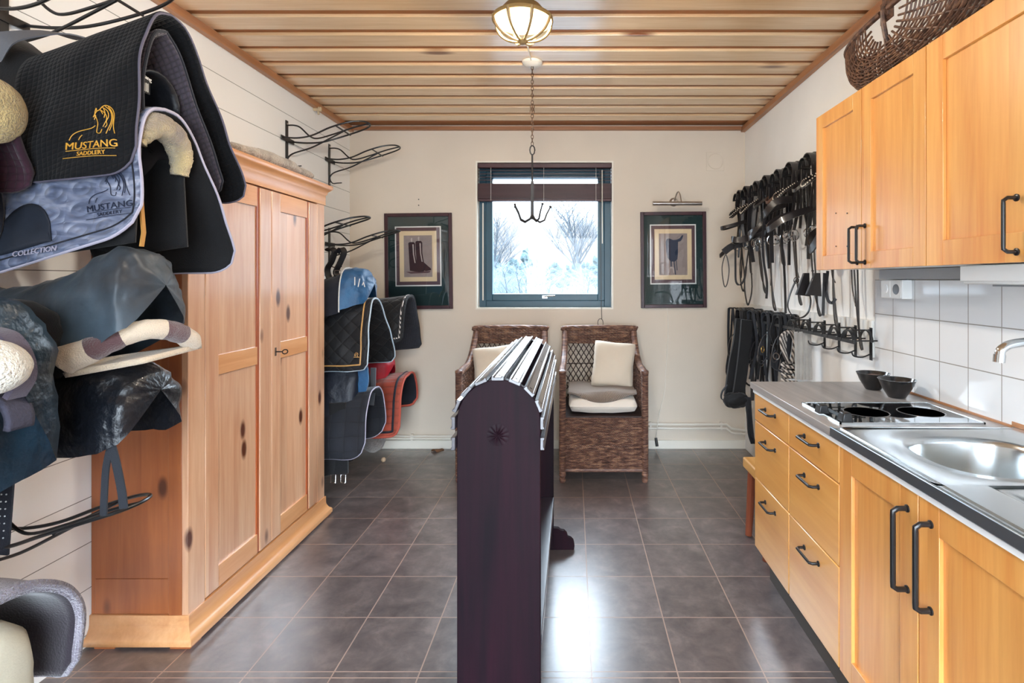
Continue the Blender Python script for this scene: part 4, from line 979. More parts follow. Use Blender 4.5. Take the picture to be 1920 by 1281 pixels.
b = MB(); pts = spline([V(p) for p in ((-1.235, 1.515, 1.755), (-1.225, 1.525, 1.785), (-1.215, 1.56, 1.815), (-1.215, 1.625, 1.80), (-1.22, 1.665, 1.75), (-1.225, 1.668, 1.69))], 10)
b.tube(pts, [.037*max(.25, math.sin((i+.5)/len(pts)*PI))**.3 for i in range(len(pts))], 20); b.v = [v+(V((mnoise.noise(v*90), mnoise.noise(v*90+V((9, 0, 0))), mnoise.noise(v*90+V((0, 9, 0)))))*.005) for v in b.v]
obj('fleece_roll', b, M('two tone lambswool', S(222, 200, 146), .95, col2=S(136, 124, 120), vs=12, bump=1, bs=240, bd=.01, sheen=.5), t, smooth=180)
# garment tag and black cloth cover inside the opening
G = []
for i in range(13):
    u = i/12; x = -1.50+.26*u
    G.append([(x, 1.60+.088*math.sin(a), 1.90+.085*math.cos(a)+(.0 if abs(a) < 1.57 else 0)-.04*(1-u)) for a in [(-100+k*20)*PI/180 for k in range(11)]])
t = solo('saddle_cover', MB().grid(G), M('black nylon', S(26, 29, 36), .45, var=.2, bump=.4, bs=30, bd=.01), 'black nylon saddle cover seen inside the opening of the top pads', 'saddle cover', solid=.006, smooth=70)
def tlab(u, v): q = P(286, 150, X=-1.236); return V((-1.236+.0*u, q.y+u, q.z+v-u*.1))
obj('brand_label', MB().box(-1.239, -1.236, 1.512, 1.565, 1.905, 1.945), mBlk, t)
for k in range(7): obj('label_stitch', MB().box(-1.2362, -1.2352, 1.516+k*.0065, 1.519+k*.0065, 1.91, 1.935), mWh, t)
text_on('Mustang', .017, lambda u, v: V((-1.2350, 1.540-u*-1, 1.948+v-u*.15)), mWh, t)

def cover(name, label, secs, mat, cat, n=26, noise_a=.008, fr=10, th=.01, parent=None, sm=3, cap=True):
    'puffy cover lofted through sections: (x, yc, half width, top z, bottom z, power)'
    S_ = []
    for i in range(len(secs)-1):
        for k in range(sm):
            f = k/sm; S_.append([a*(1-f)+b_*f for a, b_ in zip(secs[i], secs[i+1])])
    S_.append(list(secs[-1])); G = []
    for x, yc, hw_, zt, zb, pw in S_:
        row = []
        for k in range(n+1):
            a = PI*k/n; cx_, sz = -math.cos(a), math.sin(a)
            p = V((x, yc+hw_*math.copysign(abs(cx_)**pw, cx_), zb+(zt-zb)*abs(sz)**pw))
            q = mnoise.noise(p*fr)*noise_a+mnoise.noise(p*fr*3.1)*noise_a*.4
            row.append(p+V((q, q*(1 if cx_ > 0 else -1), q)))
        G.append(row)
    b = MB()
    if cap:
        last = G[-1]; c = sum(last, V())/len(last)
        for f in (.8, .5, .2, .02): G.append([c.lerp(p, f)+V((.03*(1-f)**.5*(1 if S_[-1][0] > S_[0][0] else -1)*.9, 0, 0)) for p in last])
    return b.grid(G)
# black cloth-covered saddle end by the wall
t = solo('saddle_cover', cover('', '', [(-1.80, 1.62, .10, 2.02, 1.74, .8), (-1.73, 1.61, .12, 2.105, 1.72, .8), (-1.66, 1.60, .12, 2.09, 1.70, .8), (-1.58, 1.60, .11, 2.03, 1.72, .8), (-1.53, 1.60, .10, 2.0, 1.74, .8)], mBlk, '', noise_a=.012), mBlk, 'rumpled black cloth cover over the saddle end by the wall above the cream lambswool', 'saddle cover', smooth=70)
solo('girth_strap', MB().strap([(-1.60, 1.472, 1.98), (-1.56, 1.475, 2.03), (-1.50, 1.54, 2.075), (-1.47, 1.60, 2.085)], .05, .004, (1, .3, 0), smooth=5), M('grey webbing', S(96, 98, 104), .7, bump=.4, bs=300), 'grey webbing strap lying over the black pad near the wall', 'strap')

# saddle under a grey teal cover, row below
m_tealc = M('grey teal waterproof cloth', S(76, 94, 108), .5, col2=S(36, 37, 41), vs=4.5, bump=.5, bs=14, bd=.01, sheen=.1)
sec = [(-1.80, 1.60, .10, 1.36, 1.12, .8), (-1.68, 1.60, .11, 1.34, 1.10, .8), (-1.58, 1.59, .12, 1.345, 1.10, .75), (-1.50, 1.585, .125, 1.365, 1.10, .72), (-1.42, 1.58, .125, 1.40, 1.12, .68), (-1.34, 1.575, .13, 1.445, 1.16, .62), (-1.28, 1.57, .13, 1.458, 1.19, .6), (-1.235, 1.565, .125, 1.44, 1.215, .6), (-1.215, 1.565, .11, 1.40, 1.23, .65)]
t = solo('covered_saddle', cover('', '', sec, m_tealc, '', n=40, noise_a=.016, fr=11, sm=5), m_tealc, 'saddle under a dull grey teal cover above the striped fleece', 'covered saddle', smooth=80)
# striped fleece over the rack
t_ = NT('cream and brown striped fleece'); c_ = t_.coord('UV'); sp = t_.n('SeparateXYZ'); t_.l(c_, sp.inputs[0])
f_ = t_.math('LESS_THAN', t_.math('FRACT', t_.math('ADD', t_.math('DIVIDE', sp.outputs['X'], .17), .60)), .42)
t_.set(col=t_.mix(f_, S(226, 208, 184), S(96, 66, 68)), rough=.95, sheen=.6); t_.bump(t_.noise(t_.coord(), 260, 3), .8, .006); m_strf = t_.m
t = thing('striped_fleece', 'rolled cream and brown striped fleece on the rack below the grey covered saddle', 'fleece', (-1.3, 1.56, 1.12))
pts = spline([V(p) for p in ((-1.375, 1.455, 1.150), (-1.33, 1.462, 1.168), (-1.27, 1.478, 1.200), (-1.225, 1.52, 1.222), (-1.20, 1.58, 1.218), (-1.195, 1.65, 1.192), (-1.205, 1.69, 1.165))], 12)
s_ = arclen(pts); mb = MB().tube(pts, [.041-.012*min(1, i/30) for i in range(len(pts))], 18)
for i in range(len(pts)):
    for k in range(18): mb.uv[i*18+k] = (s_[i], k/18)
mb.v = [v+V((mnoise.noise(v*50), mnoise.noise(v*50+V((7, 0, 0))), mnoise.noise(v*50+V((0, 7, 0)))))*.003 for v in mb.v]
obj('roll', mb, m_strf, t, smooth=180)
sp_ = MB(); c0 = pts[0]+V((-.002, -.003, 0)); ax = (pts[1]-pts[0]).normalized(); A = ax.cross(V((0, 0, 1))).normalized(); B = ax.cross(A)
m_crf = M('cream fleece', S(224, 204, 176), .95, var=.1, bump=.8, bs=240, sheen=.5, bd=.006); m_hole = M('dark fold', S(60, 46, 44), .95)
obj('roll_end', MB().tube([c0+(A*math.cos(q)+B*math.sin(q))*(.030-.0025*q) for q in [w*.3 for w in range(30)]], .0065, 8), m_crf, t)
G = []
for i in range(25):
    u = i/24; row = []
    for j in range(9):
        v = j/8; a = V((-1.38+.19*u, 1.452+.03*u, 1.118+.035*u)).lerp(V((-1.36+.175*u, 1.50+.21*u, 1.135+.02*u)), v); a.z -= .012*(1-v)
        row.append(a)
    G.append(row)
obj('flat_layer', MB().grid(G), m_crf, t, solid=.016, smooth=70)
# black quilted saddle cover hanging under it, with its straps
m_puff = M('black padded nylon', S(16, 20, 28), .42, var=.3, vs=6, bump=.9, bs=16, bd=.02, coat=.15)
sec = [(-1.70, 1.60, .08, 1.08, .93, .9), (-1.60, 1.59, .11, 1.12, .91, .85), (-1.48, 1.58, .12, 1.125, .885, .8), (-1.36, 1.57, .12, 1.13, .885, .7), (-1.28, 1.565, .125, 1.13, .895, .62), (-1.23, 1.565, .118, 1.10, .92, .65)]
g_ = cover('', '', sec, m_puff, '', n=36, noise_a=.012, fr=13)
t = solo('saddle_cover', g_, m_puff, 'shiny black padded saddle cover hanging below the striped fleece', 'saddle cover', smooth=80)
t = thing('stirrup_strap', 'pair of crossed black straps hanging from the padded cover to the low rack', 'strap', (-1.38, 1.47, .70))
m_webb = M('black webbing', S(34, 37, 44), .7, bump=.3, bs=400)
a, b_ = lambda px, py, Y: P(px, py, Y=Y), None
obj('strap', MB().strap([a(222, 770, 1.47), a(214, 810, 1.465), a(200, 870, 1.46), a(196, 920, 1.46), a(194, 967, 1.46)], .018, .004, (1, 0, 0), smooth=5), m_webb, t)
obj('strap', MB().strap([a(196, 770, 1.46), a(204, 815, 1.455), a(218, 870, 1.452), a(228, 920, 1.452), a(232, 954, 1.452)], .022, .004, (1, 0, 0), smooth=5), m_webb, t)
# ------- things in the nearest column, mostly outside the frame (rack line Y = 1.02)
saddle_rack(1.02, 1.10, 'black saddle rack of the nearest column under the long dark cover')
m_dteal = M('dark petrol nylon', S(30, 58, 76), .4, col2=S(12, 17, 25), vs=5, bump=.8, bs=15, bd=.02, coat=.1)
sec = [(-1.78, 1.15, .17, 1.32, .70, .8), (-1.62, 1.15, .17, 1.34, .74, .8), (-1.48, 1.15, .17, 1.345, .80, .75), (-1.38, 1.15, .168, 1.345, .86, .7), (-1.30, 1.145, .165, 1.34, .90, .65), (-1.25, 1.145, .155, 1.32, .93, .65)]
t = solo('saddle_cover', cover('', '', sec, m_dteal, '', n=40, noise_a=.012, fr=12), m_dteal, 'long dark petrol cover with crumpled edge at the left side of the photo', 'saddle cover', smooth=80)
solo('saddle_cover', cover('', '', [(-1.79, 1.38, .13, 1.36, 1.05, .8), (-1.64, 1.38, .13, 1.33, 1.02, .8), (-1.52, 1.37, .125, 1.32, 1.05, .75), (-1.44, 1.37, .12, 1.31, 1.08, .7), (-1.40, 1.37, .11, 1.29, 1.11, .7)], mBlk, '', noise_a=.012), mBlk, 'black cloth cover between the petrol cover and the grey covered saddle', 'saddle cover', smooth=80)
lump('lambswool_roll', P(-14, 690, Y=1.06)+V((-.03, 0, 0)), (.085, .07, .060), M('white lambswool', S(240, 232, 214), .95, var=.12, bump=1, bs=160, bd=.012, sheen=.6), 'white lambswool roll half cut by the left edge of the photo', 'lambswool', amp=.05, fr=14)
c = P(-18, 700, Y=1.10); ptsr = spline([V((c.x-.04, 1.13, c.z+.086)), V((c.x+.005, 1.13, c.z+.072)), V((c.x+.034, 1.13, c.z+.03)), V((c.x+.040, 1.13, c.z-.015)), V((c.x+.018, 1.13, c.z-.055))], 8)
solo('pad_edge', MB().strap(ptsr, .04, .012, (0, 1, 0)), M('purple grey felt edge', S(82, 74, 90), .9, sheen=.2, bump=.6, bs=250), 'purple grey felt edge curling around the white lambswool at left', 'saddle pad')
c = P(-14, 745, Y=1.18)
G = []
for i in range(13):
    u = i/12; G.append([(c.x+.052*math.sin(u*1.9)+.006*j*0, 1.16+.008*j, c.z+.03-.10*u) for j in range(8)])
solo('pad_edge', MB().grid(G), M('grey knitted flap', S(62, 60, 74), .9, var=.2, bump=.8, bs=150), 'small grey knitted flap under the white lambswool roll', 'saddle pad', solid=.012)
lump('lambswool_roll', P(-12, 205, Y=1.36)+V((-.01, 0, 0)), (.055, .08, .085), M('cream lambswool', S(238, 216, 150), .95, col2=S(196, 172, 118), vs=16, bump=1, bs=160, bd=.012, sheen=.6), 'cream lambswool roll at the left edge beside the black quilted pad', 'lambswool', amp=.06, fr=14)
dp = Drape(-1.80, -1.46, [(1.36, 1.80), (1.33, 1.72), (1.325, 1.60), (1.32, 1.50)], [(1.36, 1.80), (1.40, 1.77), (1.43, 1.68), (1.44, 1.60)], c=.05, wav=.02)
pad('saddle_pad', 'plum coloured pad hanging below the cream lambswool at the left edge', dp, quilt('plum quilted cloth', S(70, 36, 54), .02, False, .85, .5), th=.012, cat='saddle pad')
dn = Drape(-1.80, -1.545, [(1.41, 1.68), (1.40, 1.60), (1.395, 1.50), (1.39, 1.38)], [(1.41, 1.68), (1.44, 1.64), (1.45, 1.56), (1.45, 1.45)], c=.05, wav=.02)
pad('saddle_pad', 'plain navy cloth hanging at the left edge before the silver blue pad', dn, mNavy, th=.008)
# perforated girth at the left edge
t = thing('girth', 'navy girth with rows of small white holes at the left edge', 'girth', (-1.62, 1.52, .62))
p0, p1_ = P(14, 880, Y=1.52), P(2, 1040, Y=1.52)
obj('band', MB().strap([p0, p0.lerp(p1_, .5), p1_], .042, .006, (1, 0, 0)), mNavy, t)
for k in range(9):
    for s in (-.008, .006):
        q = p0.lerp(p1_, .12+k*.085)+V((s, -.0036, 0)); obj('hole', MB().lathe([(0, -.0006), (.0022, -.0006), (.0022, .0006)], q, 8, 'y'), mWh, t)
# grey fleece pad with cream lining at lower left
m_lfl = fleece_mat('grey lilac fleece', S(146, 140, 152), S(98, 90, 104), 200); m_plum = M('dark plum felt', S(36, 28, 38), .95, var=.2, sheen=.4, bump=.5, bs=200)
d6 = Drape(-1.80, -1.195, [(1.02, .70), (.95, .69), (.90, .63), (.87, .55), (.86, .46)], [(1.02, .70), (1.10, .70), (1.19, .685), (1.26, .64), (1.295, .56), (1.295, .47), (1.285, .415)], c=.04, wav=.01)
t = pad('saddle_pad', 'grey fleece saddle pad with dark plum lining at the lower left corner', d6, m_lfl, [(.007, m_lfl, 0)], th=.026, lining=m_plum)
sec = [(-1.80, 1.04, .14, .60, .44, .8), (-1.60, 1.05, .15, .61, .44, .8), (-1.42, 1.07, .155, .63, .43, .7), (-1.30, 1.08, .155, .64, .42, .65), (-1.24, 1.08, .15, .63, .43, .65), (-1.22, 1.08, .13, .60, .45, .7)]
solo('covered_saddle', cover('', '', sec, None, '', n=30, noise_a=.006, fr=8), M('pale cream cloth', S(206, 202, 182), .85, var=.12, bump=.3, bs=200), 'pale cream cloth covered saddle under the grey fleece pad at lower left', 'covered saddle', smooth=80)
saddle_rack(1.02, .42, 'lowest black saddle rack, at the lower left corner')

# ---------------------------------------------------------------- tack beyond the wardrobe
mQd = quilt('black diamond quilt', S(20, 22, 27), .062, True, .6, .8, S(13, 14, 18), .2, power=.35)
m_goldp = M('gold cord', S(196, 152, 92), .5); m_pale = M('pale blue cord', S(176, 192, 204), .5)
dA = Drape(-1.80, -1.25, [(3.38, 1.25), (3.33, 1.235), (3.295, 1.17), (3.275, 1.08), (3.262, .95), (3.25, .825)], [(3.38, 1.25), (3.44, 1.235), (3.52, 1.17), (3.60, 1.07), (3.68, .96), (3.745, .86), (3.75, .80)], c=.03, cw=.02, dz0=.0, wav=.012, sag=.03)
pA = pad('saddle_pad', 'black diamond quilted pad with gold and pale blue piping beyond the wardrobe', dA, mQd, [(.006, m_pale, 0), (.0045, m_goldp, .03)], th=.014)
for s_ in ([(-.012, .0), (-.012, .014), (-.004, .022), (.006, .018), (.008, .010), (.004, .002), (.010, -.004), (.016, -.004)], [(-.018, -.006), (.018, -.006)], [(-.006, .0), (-.004, .012), (.002, .014)]):
    c = P(669, 668, Y=3.255); obj('gold_logo', MB().tube([dA.near(c.x+a, c.z+b_, .010) for a, b_ in s_], .0022, 6), m_goldp, pA)
dB = Drape(-1.80, -1.20, [(3.97, 1.25), (3.90, 1.24), (3.84, 1.19), (3.80, 1.10), (3.77, 1.0), (3.755, .93)], [(3.97, 1.25), (4.04, 1.23), (4.11, 1.13), (4.17, 1.0), (4.22, .88), (4.235, .83)], c=.03, wav=.010, sag=.03)
t_ = NT('black and white twisted rope'); w_ = t_.n('TexWave'); t_.l(t_.coord(scale=(1, 1, 1), rot=(0, .6, .6)), w_.inputs['Vector']); w_.inputs['Scale'].default_value = 28
t_.set(col=t_.ramp(w_.outputs['Fac'], [(.45, S(30, 26, 34)), (.55, S(214, 206, 200))]), rough=.6); m_twist = t_.m
pad('saddle_pad', 'black quilted pad with black and white rope trim next to the boots picture', dB, mQd, [(.006, m_twist, .012), (.004, mBlk, 0)], lining=quilt('slate ribbed lining', S(52, 56, 66), .014, False, .8, .4), th=.014)
# blue covered saddle on top of the first
m_blue = M('bright blue stretch cloth', S(30, 96, 144), .5, col2=S(20, 66, 106), vs=9, bump=.8, bs=14, bd=.015, sheen=.2)
sec = [(-1.80, 3.36, .15, 1.36, 1.10, .75), (-1.68, 3.36, .155, 1.34, 1.10, .75), (-1.56, 3.36, .155, 1.36, 1.12, .72), (-1.46, 3.36, .15, 1.40, 1.15, .68)]
t = thing('covered_saddle', 'navy and bright blue stretch covered saddle on the black diamond quilted pad', 'covered saddle', (-1.55, 3.38, 1.12))
obj('navy_panel', cover('', '', sec+[(-1.41, 3.365, .145, 1.43, 1.17, .65)], None, '', noise_a=.010, cap=False), mNavy, t, smooth=80)
obj('blue_panel', cover('', '', [(-1.41, 3.365, .145, 1.432, 1.18, .65), (-1.36, 3.38, .14, 1.445, 1.20, .6), (-1.31, 3.39, .125, 1.43, 1.215, .6), (-1.285, 3.395, .10, 1.39, 1.225, .65)], None, '', n=40, noise_a=.008, fr=22), m_blue, t, smooth=80)
ang = [PI*k/24 for k in range(25)]
obj('white_piping', MB().tube([(-1.408, 3.365-.149*math.copysign(abs(math.cos(q))**.65, math.cos(q)), 1.17+.27*abs(math.sin(q))**.65) for q in ang], .004, 6), mWh, t)
for k, s_ in enumerate(([(0, 0), (.0, .05)], [(.02, -.01), (.03, .04)], [(.045, 0), (.052, .02), (.06, -.01)])): 
    c = P(668, 535, Y=3.25); obj('white_logo', MB().tube([V((c.x+a, 3.228+.02*k*0, c.z+b_)) for a, b_ in s_], .003, 6), mWh, t)
# dark tack hanging between the rows
sec = [(-1.80, 3.40, .16, .86, .50, .8), (-1.6, 3.40, .16, .86, .48, .8), (-1.45, 3.40, .155, .87, .50, .75), (-1.34, 3.40, .14, .84, .54, .7)]
solo('covered_saddle', cover('', '', sec, None, '', noise_a=.012), M('navy shiny cloth', S(15, 24, 40), .5, var=.3, bump=.6, bs=14, bd=.015), 'navy covered saddle hidden between the diamond pad and the charcoal pad', 'covered saddle', smooth=80)
solo('blue_scarf', MB().strap([P(680, 690, Y=3.32), P(682, 715, Y=3.315), P(676, 738, Y=3.32)], .06, .012, (1, 0, 0), smooth=4), m_blue, 'strip of bright blue cloth hanging below the diamond quilted pad', 'cloth')
solo('chequered_strap', MB().strap([P(700, 690, Y=3.5), P(699, 730, Y=3.5), P(696, 760, Y=3.5)], .035, .008, (1, 0, 0)), quilt('grey chequered webbing', S(120, 126, 136), .01, True, .7, .4), 'grey chequered strap hanging between the blue cloth and the red cover', 'strap')
mCh = quilt('charcoal box quilt', S(32, 36, 46), .085, False, .75, .7, S(24, 27, 35), .2, power=.3)
dC = Drape(-1.80, -1.25, [(3.38, .685), (3.31, .67), (3.26, .61), (3.23, .52), (3.215, .42), (3.21, .30)], [(3.38, .685), (3.46, .67), (3.53, .60), (3.56, .50), (3.555, .40), (3.53, .33)], c=.09, wav=.010, sag=.02)
pad('saddle_pad', 'charcoal box quilted pad with thin grey binding, lowest beside the wardrobe', dC, mCh, [(.0045, mGrp, 0)], th=.014)
mRu = quilt('rust orange box quilt', S(176, 78, 56), .05, False, .7, .8, S(150, 62, 44), .3, power=.35, aspect=2.2)
m_rub = M('rust orange binding', S(186, 84, 66), .7)
dD = Drape(-1.80, -1.215, [(3.93, .665), (3.86, .655), (3.80, .61), (3.765, .52), (3.745, .42), (3.73, .28)], [(3.93, .665), (4.02, .67), (4.10, .64), (4.15, .56), (4.16, .46), (4.12, .40)], c=.06, wav=.008, sag=.02)
pad('saddle_pad', 'rust orange quilted pad with dark navy lining by the far wall', dD, mRu, [(.009, m_rub, 0), (.008, mNavy, .035)], lining=mNavy, th=.014)
sec = [(-1.80, 3.93, .13, .78, .62, .8), (-1.6, 3.93, .13, .80, .62, .8), (-1.45, 3.93, .13, .82, .64, .75), (-1.38, 3.93, .12, .81, .66, .65), (-1.34, 3.93, .10, .78, .67, .65)]
solo('covered_saddle', cover('', '', sec, None, '', noise_a=.008), M('crimson red cloth', S(176, 20, 40), .55, var=.3, vs=8, bump=.5, bs=16, bd=.01), 'crimson red covered saddle on top of the rust orange pad', 'covered saddle', smooth=80)
lump('sheepskin_bundle', (-1.42, 3.80, .235), (.09, .07, .09), fleece_mat('grey sheepskin', S(150, 140, 132), S(96, 88, 84), 160), 'grey sheepskin bundle hanging low behind the charcoal pad', 'sheepskin', amp=.15)
b = MB().ball((P(719, 862, Z=.02).x, P(719, 862, Z=.02).y, .020), .018, 12); solo('cork_ball', b, M('pale cork', S(190, 160, 128), .8), 'small pale ball on the floor under the racks beside the wardrobe', 'ball')
# hanging girth with buckles
t = thing('girth', 'black girth hanging beside the wardrobe with shiny buckles near the floor', 'girth', (-1.42, 3.25, .12))
c = P(636, 830, Y=3.25); obj('band', MB().strap([(c.x-.01, 3.25, .62), (c.x, 3.25, .4), (c.x+.005, 3.25, .19)], .10, .018, (1, 0, 0)), mBlk, t)
for s in (-.03, .03):
    obj('buckle', MB().tube([(c.x+s-.014, 3.238, .188), (c.x+s+.014, 3.238, .188), (c.x+s+.014, 3.236, .14), (c.x+s-.014, 3.236, .14)], .0035, 6, True), m_chrome, t)
sec_d = [P(612, 860, Y=3.25), P(626, 840, Y=3.26)]
solo('saddle_cover', cover('', '', [(-1.80, 3.33, .10, .50, .17, .8), (-1.62, 3.33, .10, .50, .16, .8), (-1.46, 3.33, .095, .49, .19, .7), (-1.40, 3.33, .08, .46, .22, .7)], None, '', noise_a=.01), mBlk, 'black cloth cover hanging lowest against the wall beyond the wardrobe', 'saddle cover', smooth=80)
# hanging brown-black straps above the blue saddle
t = thing('leather_girth', 'pair of looped dark leather straps hanging from the second-row rack beyond the wardrobe', 'strap', (-1.52, 3.40, 1.42))
for pts in ([(612, 470), (620, 466), (627, 472), (622, 490), (614, 505), (618, 522), (628, 530), (626, 560)], [(632, 474), (640, 466), (645, 474), (638, 492), (630, 510), (634, 522), (628, 545), (622, 575)]):
    obj('strap', MB().strap([P(a, b_, Y=3.30) for a, b_ in pts], .035, .010, (.6, .8, .2), smooth=5), m_leath, t)
c = P(633, 511, Y=3.27); obj('buckle', MB().tube([c+V((a*.018, 0, b_*.012)) for a, b_ in ((-1, -1), (1, -1), (1, 1), (-1, 1))], .0028, 6, True), m_nickel, t)
# ---------------------------------------------------------------- bridles on the right wall
m_lea = M('dark bridle leather', S(30, 26, 28), .36, var=.3, vs=20, coat=.2, spec=.6); m_leab = M('brown bridle leather', S(92, 60, 44), .45, var=.3, vs=20)
m_bit = M('polished steel bit', S(205, 208, 210), .15, 1); m_bead = M('pale browband beads', S(218, 206, 188), .35)
XB = 1.30
def bracket(y, z, label, row):
    t = thing('bridle_hook', label, 'hook', (XR, y, z), row)
    for x in (XR-.045, XR-.125):
        pts = [(x, y+.052*math.cos(a), z-.052+.052*math.sin(a)) for a in [k*PI/10 for k in range(11)]]
        obj('arch', MB().strap(pts, .018 if x < XR-.1 else .012, .004, (1, 0, 0)), m_black, t)
    for s in (-1, 0, 1):
        yy, zz = (y+s*.050, z-.045) if s else (y, z-.001)
        obj('rod', MB().tube([(XR-.02, yy, zz), (XR-.13, yy, zz)], .0035, 8), m_black, t)
    obj('back_plate', MB().box(XR-.022, XR-.0205, y-.012, y+.012, z-.14, z+.01), m_black, t)
    obj('lower_hook', MB().tube([(XR-.021, y, z-.11), (XR-.06, y, z-.125), (XR-.10, y, z-.12), (XR-.11, y, z-.10)], .0035, 8, smooth=4), m_black, t)
    return t
def bridle(y, z, label, R, bead=False, brown=False, drop=.62, rein=.75, band=.12, nose=.13, group=None, fat=0):
    'headpiece over the bracket, cheek straps, browband, noseband, bit rings and reins'
    t = thing('bridle', label, 'bridle', (XB, y, z-.4), group); m = m_lea; j = lambda a: R.uniform(-a, a); x = XB+.005
    w = .034+fat
    hw_ = .062
    def half(s, xo, l, ww, o=0): return [(x+xo, y+s*(hw_+o), z-.055), (x+xo+j(.01), y+s*(hw_+o+j(.008)), z-.16), (x+xo+j(.02), y+s*(hw_+j(.012)), z-.28), (x+xo+j(.025), y+s*(hw_-.01+j(.015)), z-l)]
    arc = [(x, y+hw_*math.cos(a), z-.055+hw_*math.sin(a)) for a in [PI-k*PI/10 for k in range(1, 10)]]
    obj('headpiece', MB().strap(half(-1, 0, .2, w)[:2][::-1]+arc+half(1, 0, .2, w)[:2], w*1.4, .006, (1, 0, 0)), m, t)
    a2 = [(x+.022, p[1]*1, p[2]+.006) for p in arc]; obj('crown_strap', MB().strap([(x+.024, y-hw_-.004, z-.2), (x+.022, y-hw_-.004, z-.055)]+a2+[(x+.022, y+hw_+.004, z-.055), (x+.02, y+hw_+.004, z-.2)], .014, .005, (1, 0, 0)), m, t)
    for s in (-1, 1):
        c = half(s, -.004, .40, w); obj('cheek_strap', MB().strap(c, .020, .005, (1, .4, 0), smooth=3), m, t)
        obj('cheek_strap', MB().strap(half(s, .022, .36+j(.05), w, .006), .016, .005, (1, .3, 0), smooth=3), m, t)
        bx, by, bz = c[-1]; bz -= .028; r = R.choice((.026, .032, .035)); a = j(.6)
        rp = [(bx+math.cos(q)*r*math.cos(a), by+math.cos(q)*r*math.sin(a), bz+math.sin(q)*r) for q in [k*PI/9 for k in range(18)]]
        br = obj('bit_ring', MB().tube(rp, .0032, 6, True), m_bit, t)
        if s < 0: p_bit = (bx, by, bz)
        else: obj('mouthpiece', MB().tube([p_bit, ((p_bit[0]+bx)/2-.015, (p_bit[1]+by)/2, bz-.012), (bx, by, bz)], .006, 8, smooth=3), m_bit, t)
        # buckles and keepers on the cheeks
        for q in (.14, .26): obj('buckle', MB().tube([(x-.004+a_*.009, y+s*(hw_+.004), z-q+b_*.009) for a_, b_ in ((-1, -1), (1, -1), (1, 1), (-1, 1))], .0018, 5, True), m_bit, t)
    bz = z-.12; o = band+j(.02)
    pts = [(x, y-hw_, bz), (x-o*.6, y-hw_*1.05, bz-.05), (x-o, y-.02+j(.02), bz-.085-.02*bead), (x-o*.7, y+hw_*.9, bz-.055), (x, y+hw_, bz)]
    bb = obj('browband', MB().strap(spline(pts, 5), .017, .006, (0, .3, 1)), m_leab if brown else m, t)
    if bead:
        mb = MB()
        for p in spline(pts, 7): mb.ball(p+V((-.005, -.005, .002)), .0042, 6)
        obj('beads', mb, m_bead, bb)
    nz = z-.32+j(.11); o = nose+j(.05)
    pts = [(x, y-hw_, nz), (x-o*.7, y-hw_*1.1, nz-.03+j(.03)), (x-o, y+j(.03), nz-.08+j(.05)), (x-o*.7, y+hw_, nz-.05), (x, y+hw_, nz)]
    obj('noseband', MB().strap(spline(pts, 5), R.choice((.024, .034, .042)), .009, (0, .25, 1)), m, t)
    for q in range(3):
        yy_ = y+j(.05); l_ = R.uniform(.3, .62); x_ = x+R.uniform(-.05, .05); obj('hanging_strap', MB().strap([(x_, yy_, z-.10), (x_+j(.02), yy_+j(.02), z-l_*.6), (x_+j(.03), yy_+j(.03), z-l_)], R.choice((.014, .02, .026)), .005, (1, j(.5), 0), smooth=4), m, t)
    # throat lash and reins
    tl = .30+j(.08); obj('throat_lash', MB().strap([(x-.005, y-hw_-.004, z-.06), (x-.03, y-hw_-.01, z-tl*.8), (x-.02, y, z-tl-.08), (x+.01, y+hw_, z-tl*.8), (x+.01, y+hw_+.004, z-.06)], .010, .004, (1, 0, 0), smooth=5), m, t)
    rl = rein+j(.05); sh = j(.03)
    obj('rein', MB().strap([(x-.01, y-.05, z-.43), (x-.02+sh, y-.06, z-rl*.8), (x+sh, y-.035, z-rl*.97), (x+.03+sh, y+.0, z-rl), (x+.035, y+.03, z-rl*.85), (x+.02, y+.05, z-.44)], .015, .004, (.6, .6, 0), smooth=5), m, t)
    obj('rein', MB().strap([(x+.015, y+.045, z-.40), (x+.03, y+.05+j(.02), z-rl*.7), (x+.03+j(.02), y+j(.04), z-rl*(.78+j(.1)))], .014, .004, (.6, .6, 0), smooth=5), m, t)
    return t
R_ = random.Random(11)
ytop = [4.17, 3.99, 3.79, 3.58, 3.39, 3.18, 2.95, 2.72, 2.50]
names = ['farthest, half hidden by its neighbours near the corner', 'second from the corner, with the pale beaded browband pointing left', 'third from the corner, with a pale curved browband', 'fourth from the corner, on a wide headpiece', 'fifth from the corner, with a brown browband', 'sixth from the corner, with a white beaded browband', 'seventh from the corner, wide padded headpiece', 'eighth from the corner, its beaded browband beside the cabinet', 'last in the row, only its reins showing below the wall cabinet']
for i, y in enumerate(ytop):
    bracket(y, 2.035, 'black bridle bracket in the upper row carrying the bridle '+names[i].split(',')[0], 'bridle brackets in the upper row')
    bridle(y, 2.055, 'black leather bridle '+names[i], R_, bead=i in (1, 2, 5, 7), brown=i in (4,), rein=(.78, .82, .74, .9, .62, .8, .92, .9, .98)[i], band=.14 if i in (1, 2, 5, 7) else .09, nose=(.13, .20, .17, .12, .16, .18, .2, .12, .1)[i], group='bridles in the upper row', fat=.012*(i % 2))
# upper rack board and steel frame bracket shown empty in part
m_board = M('white painted board', S(232, 230, 224), .45, var=.04)
solo('rack_board', MB().box(XR-.020, XR-.0005, 2.46, 4.30, 1.90, 2.07), m_board, 'upper white board on the right wall that carries the bridle brackets', 'board', bevel=.002)
solo('rack_board', MB().box(XR-.020, XR-.0005, 2.462, 4.30, 1.006, 1.178), m_board, 'lower white board on the right wall above the worktop that carries the halter hooks', 'board', bevel=.002)
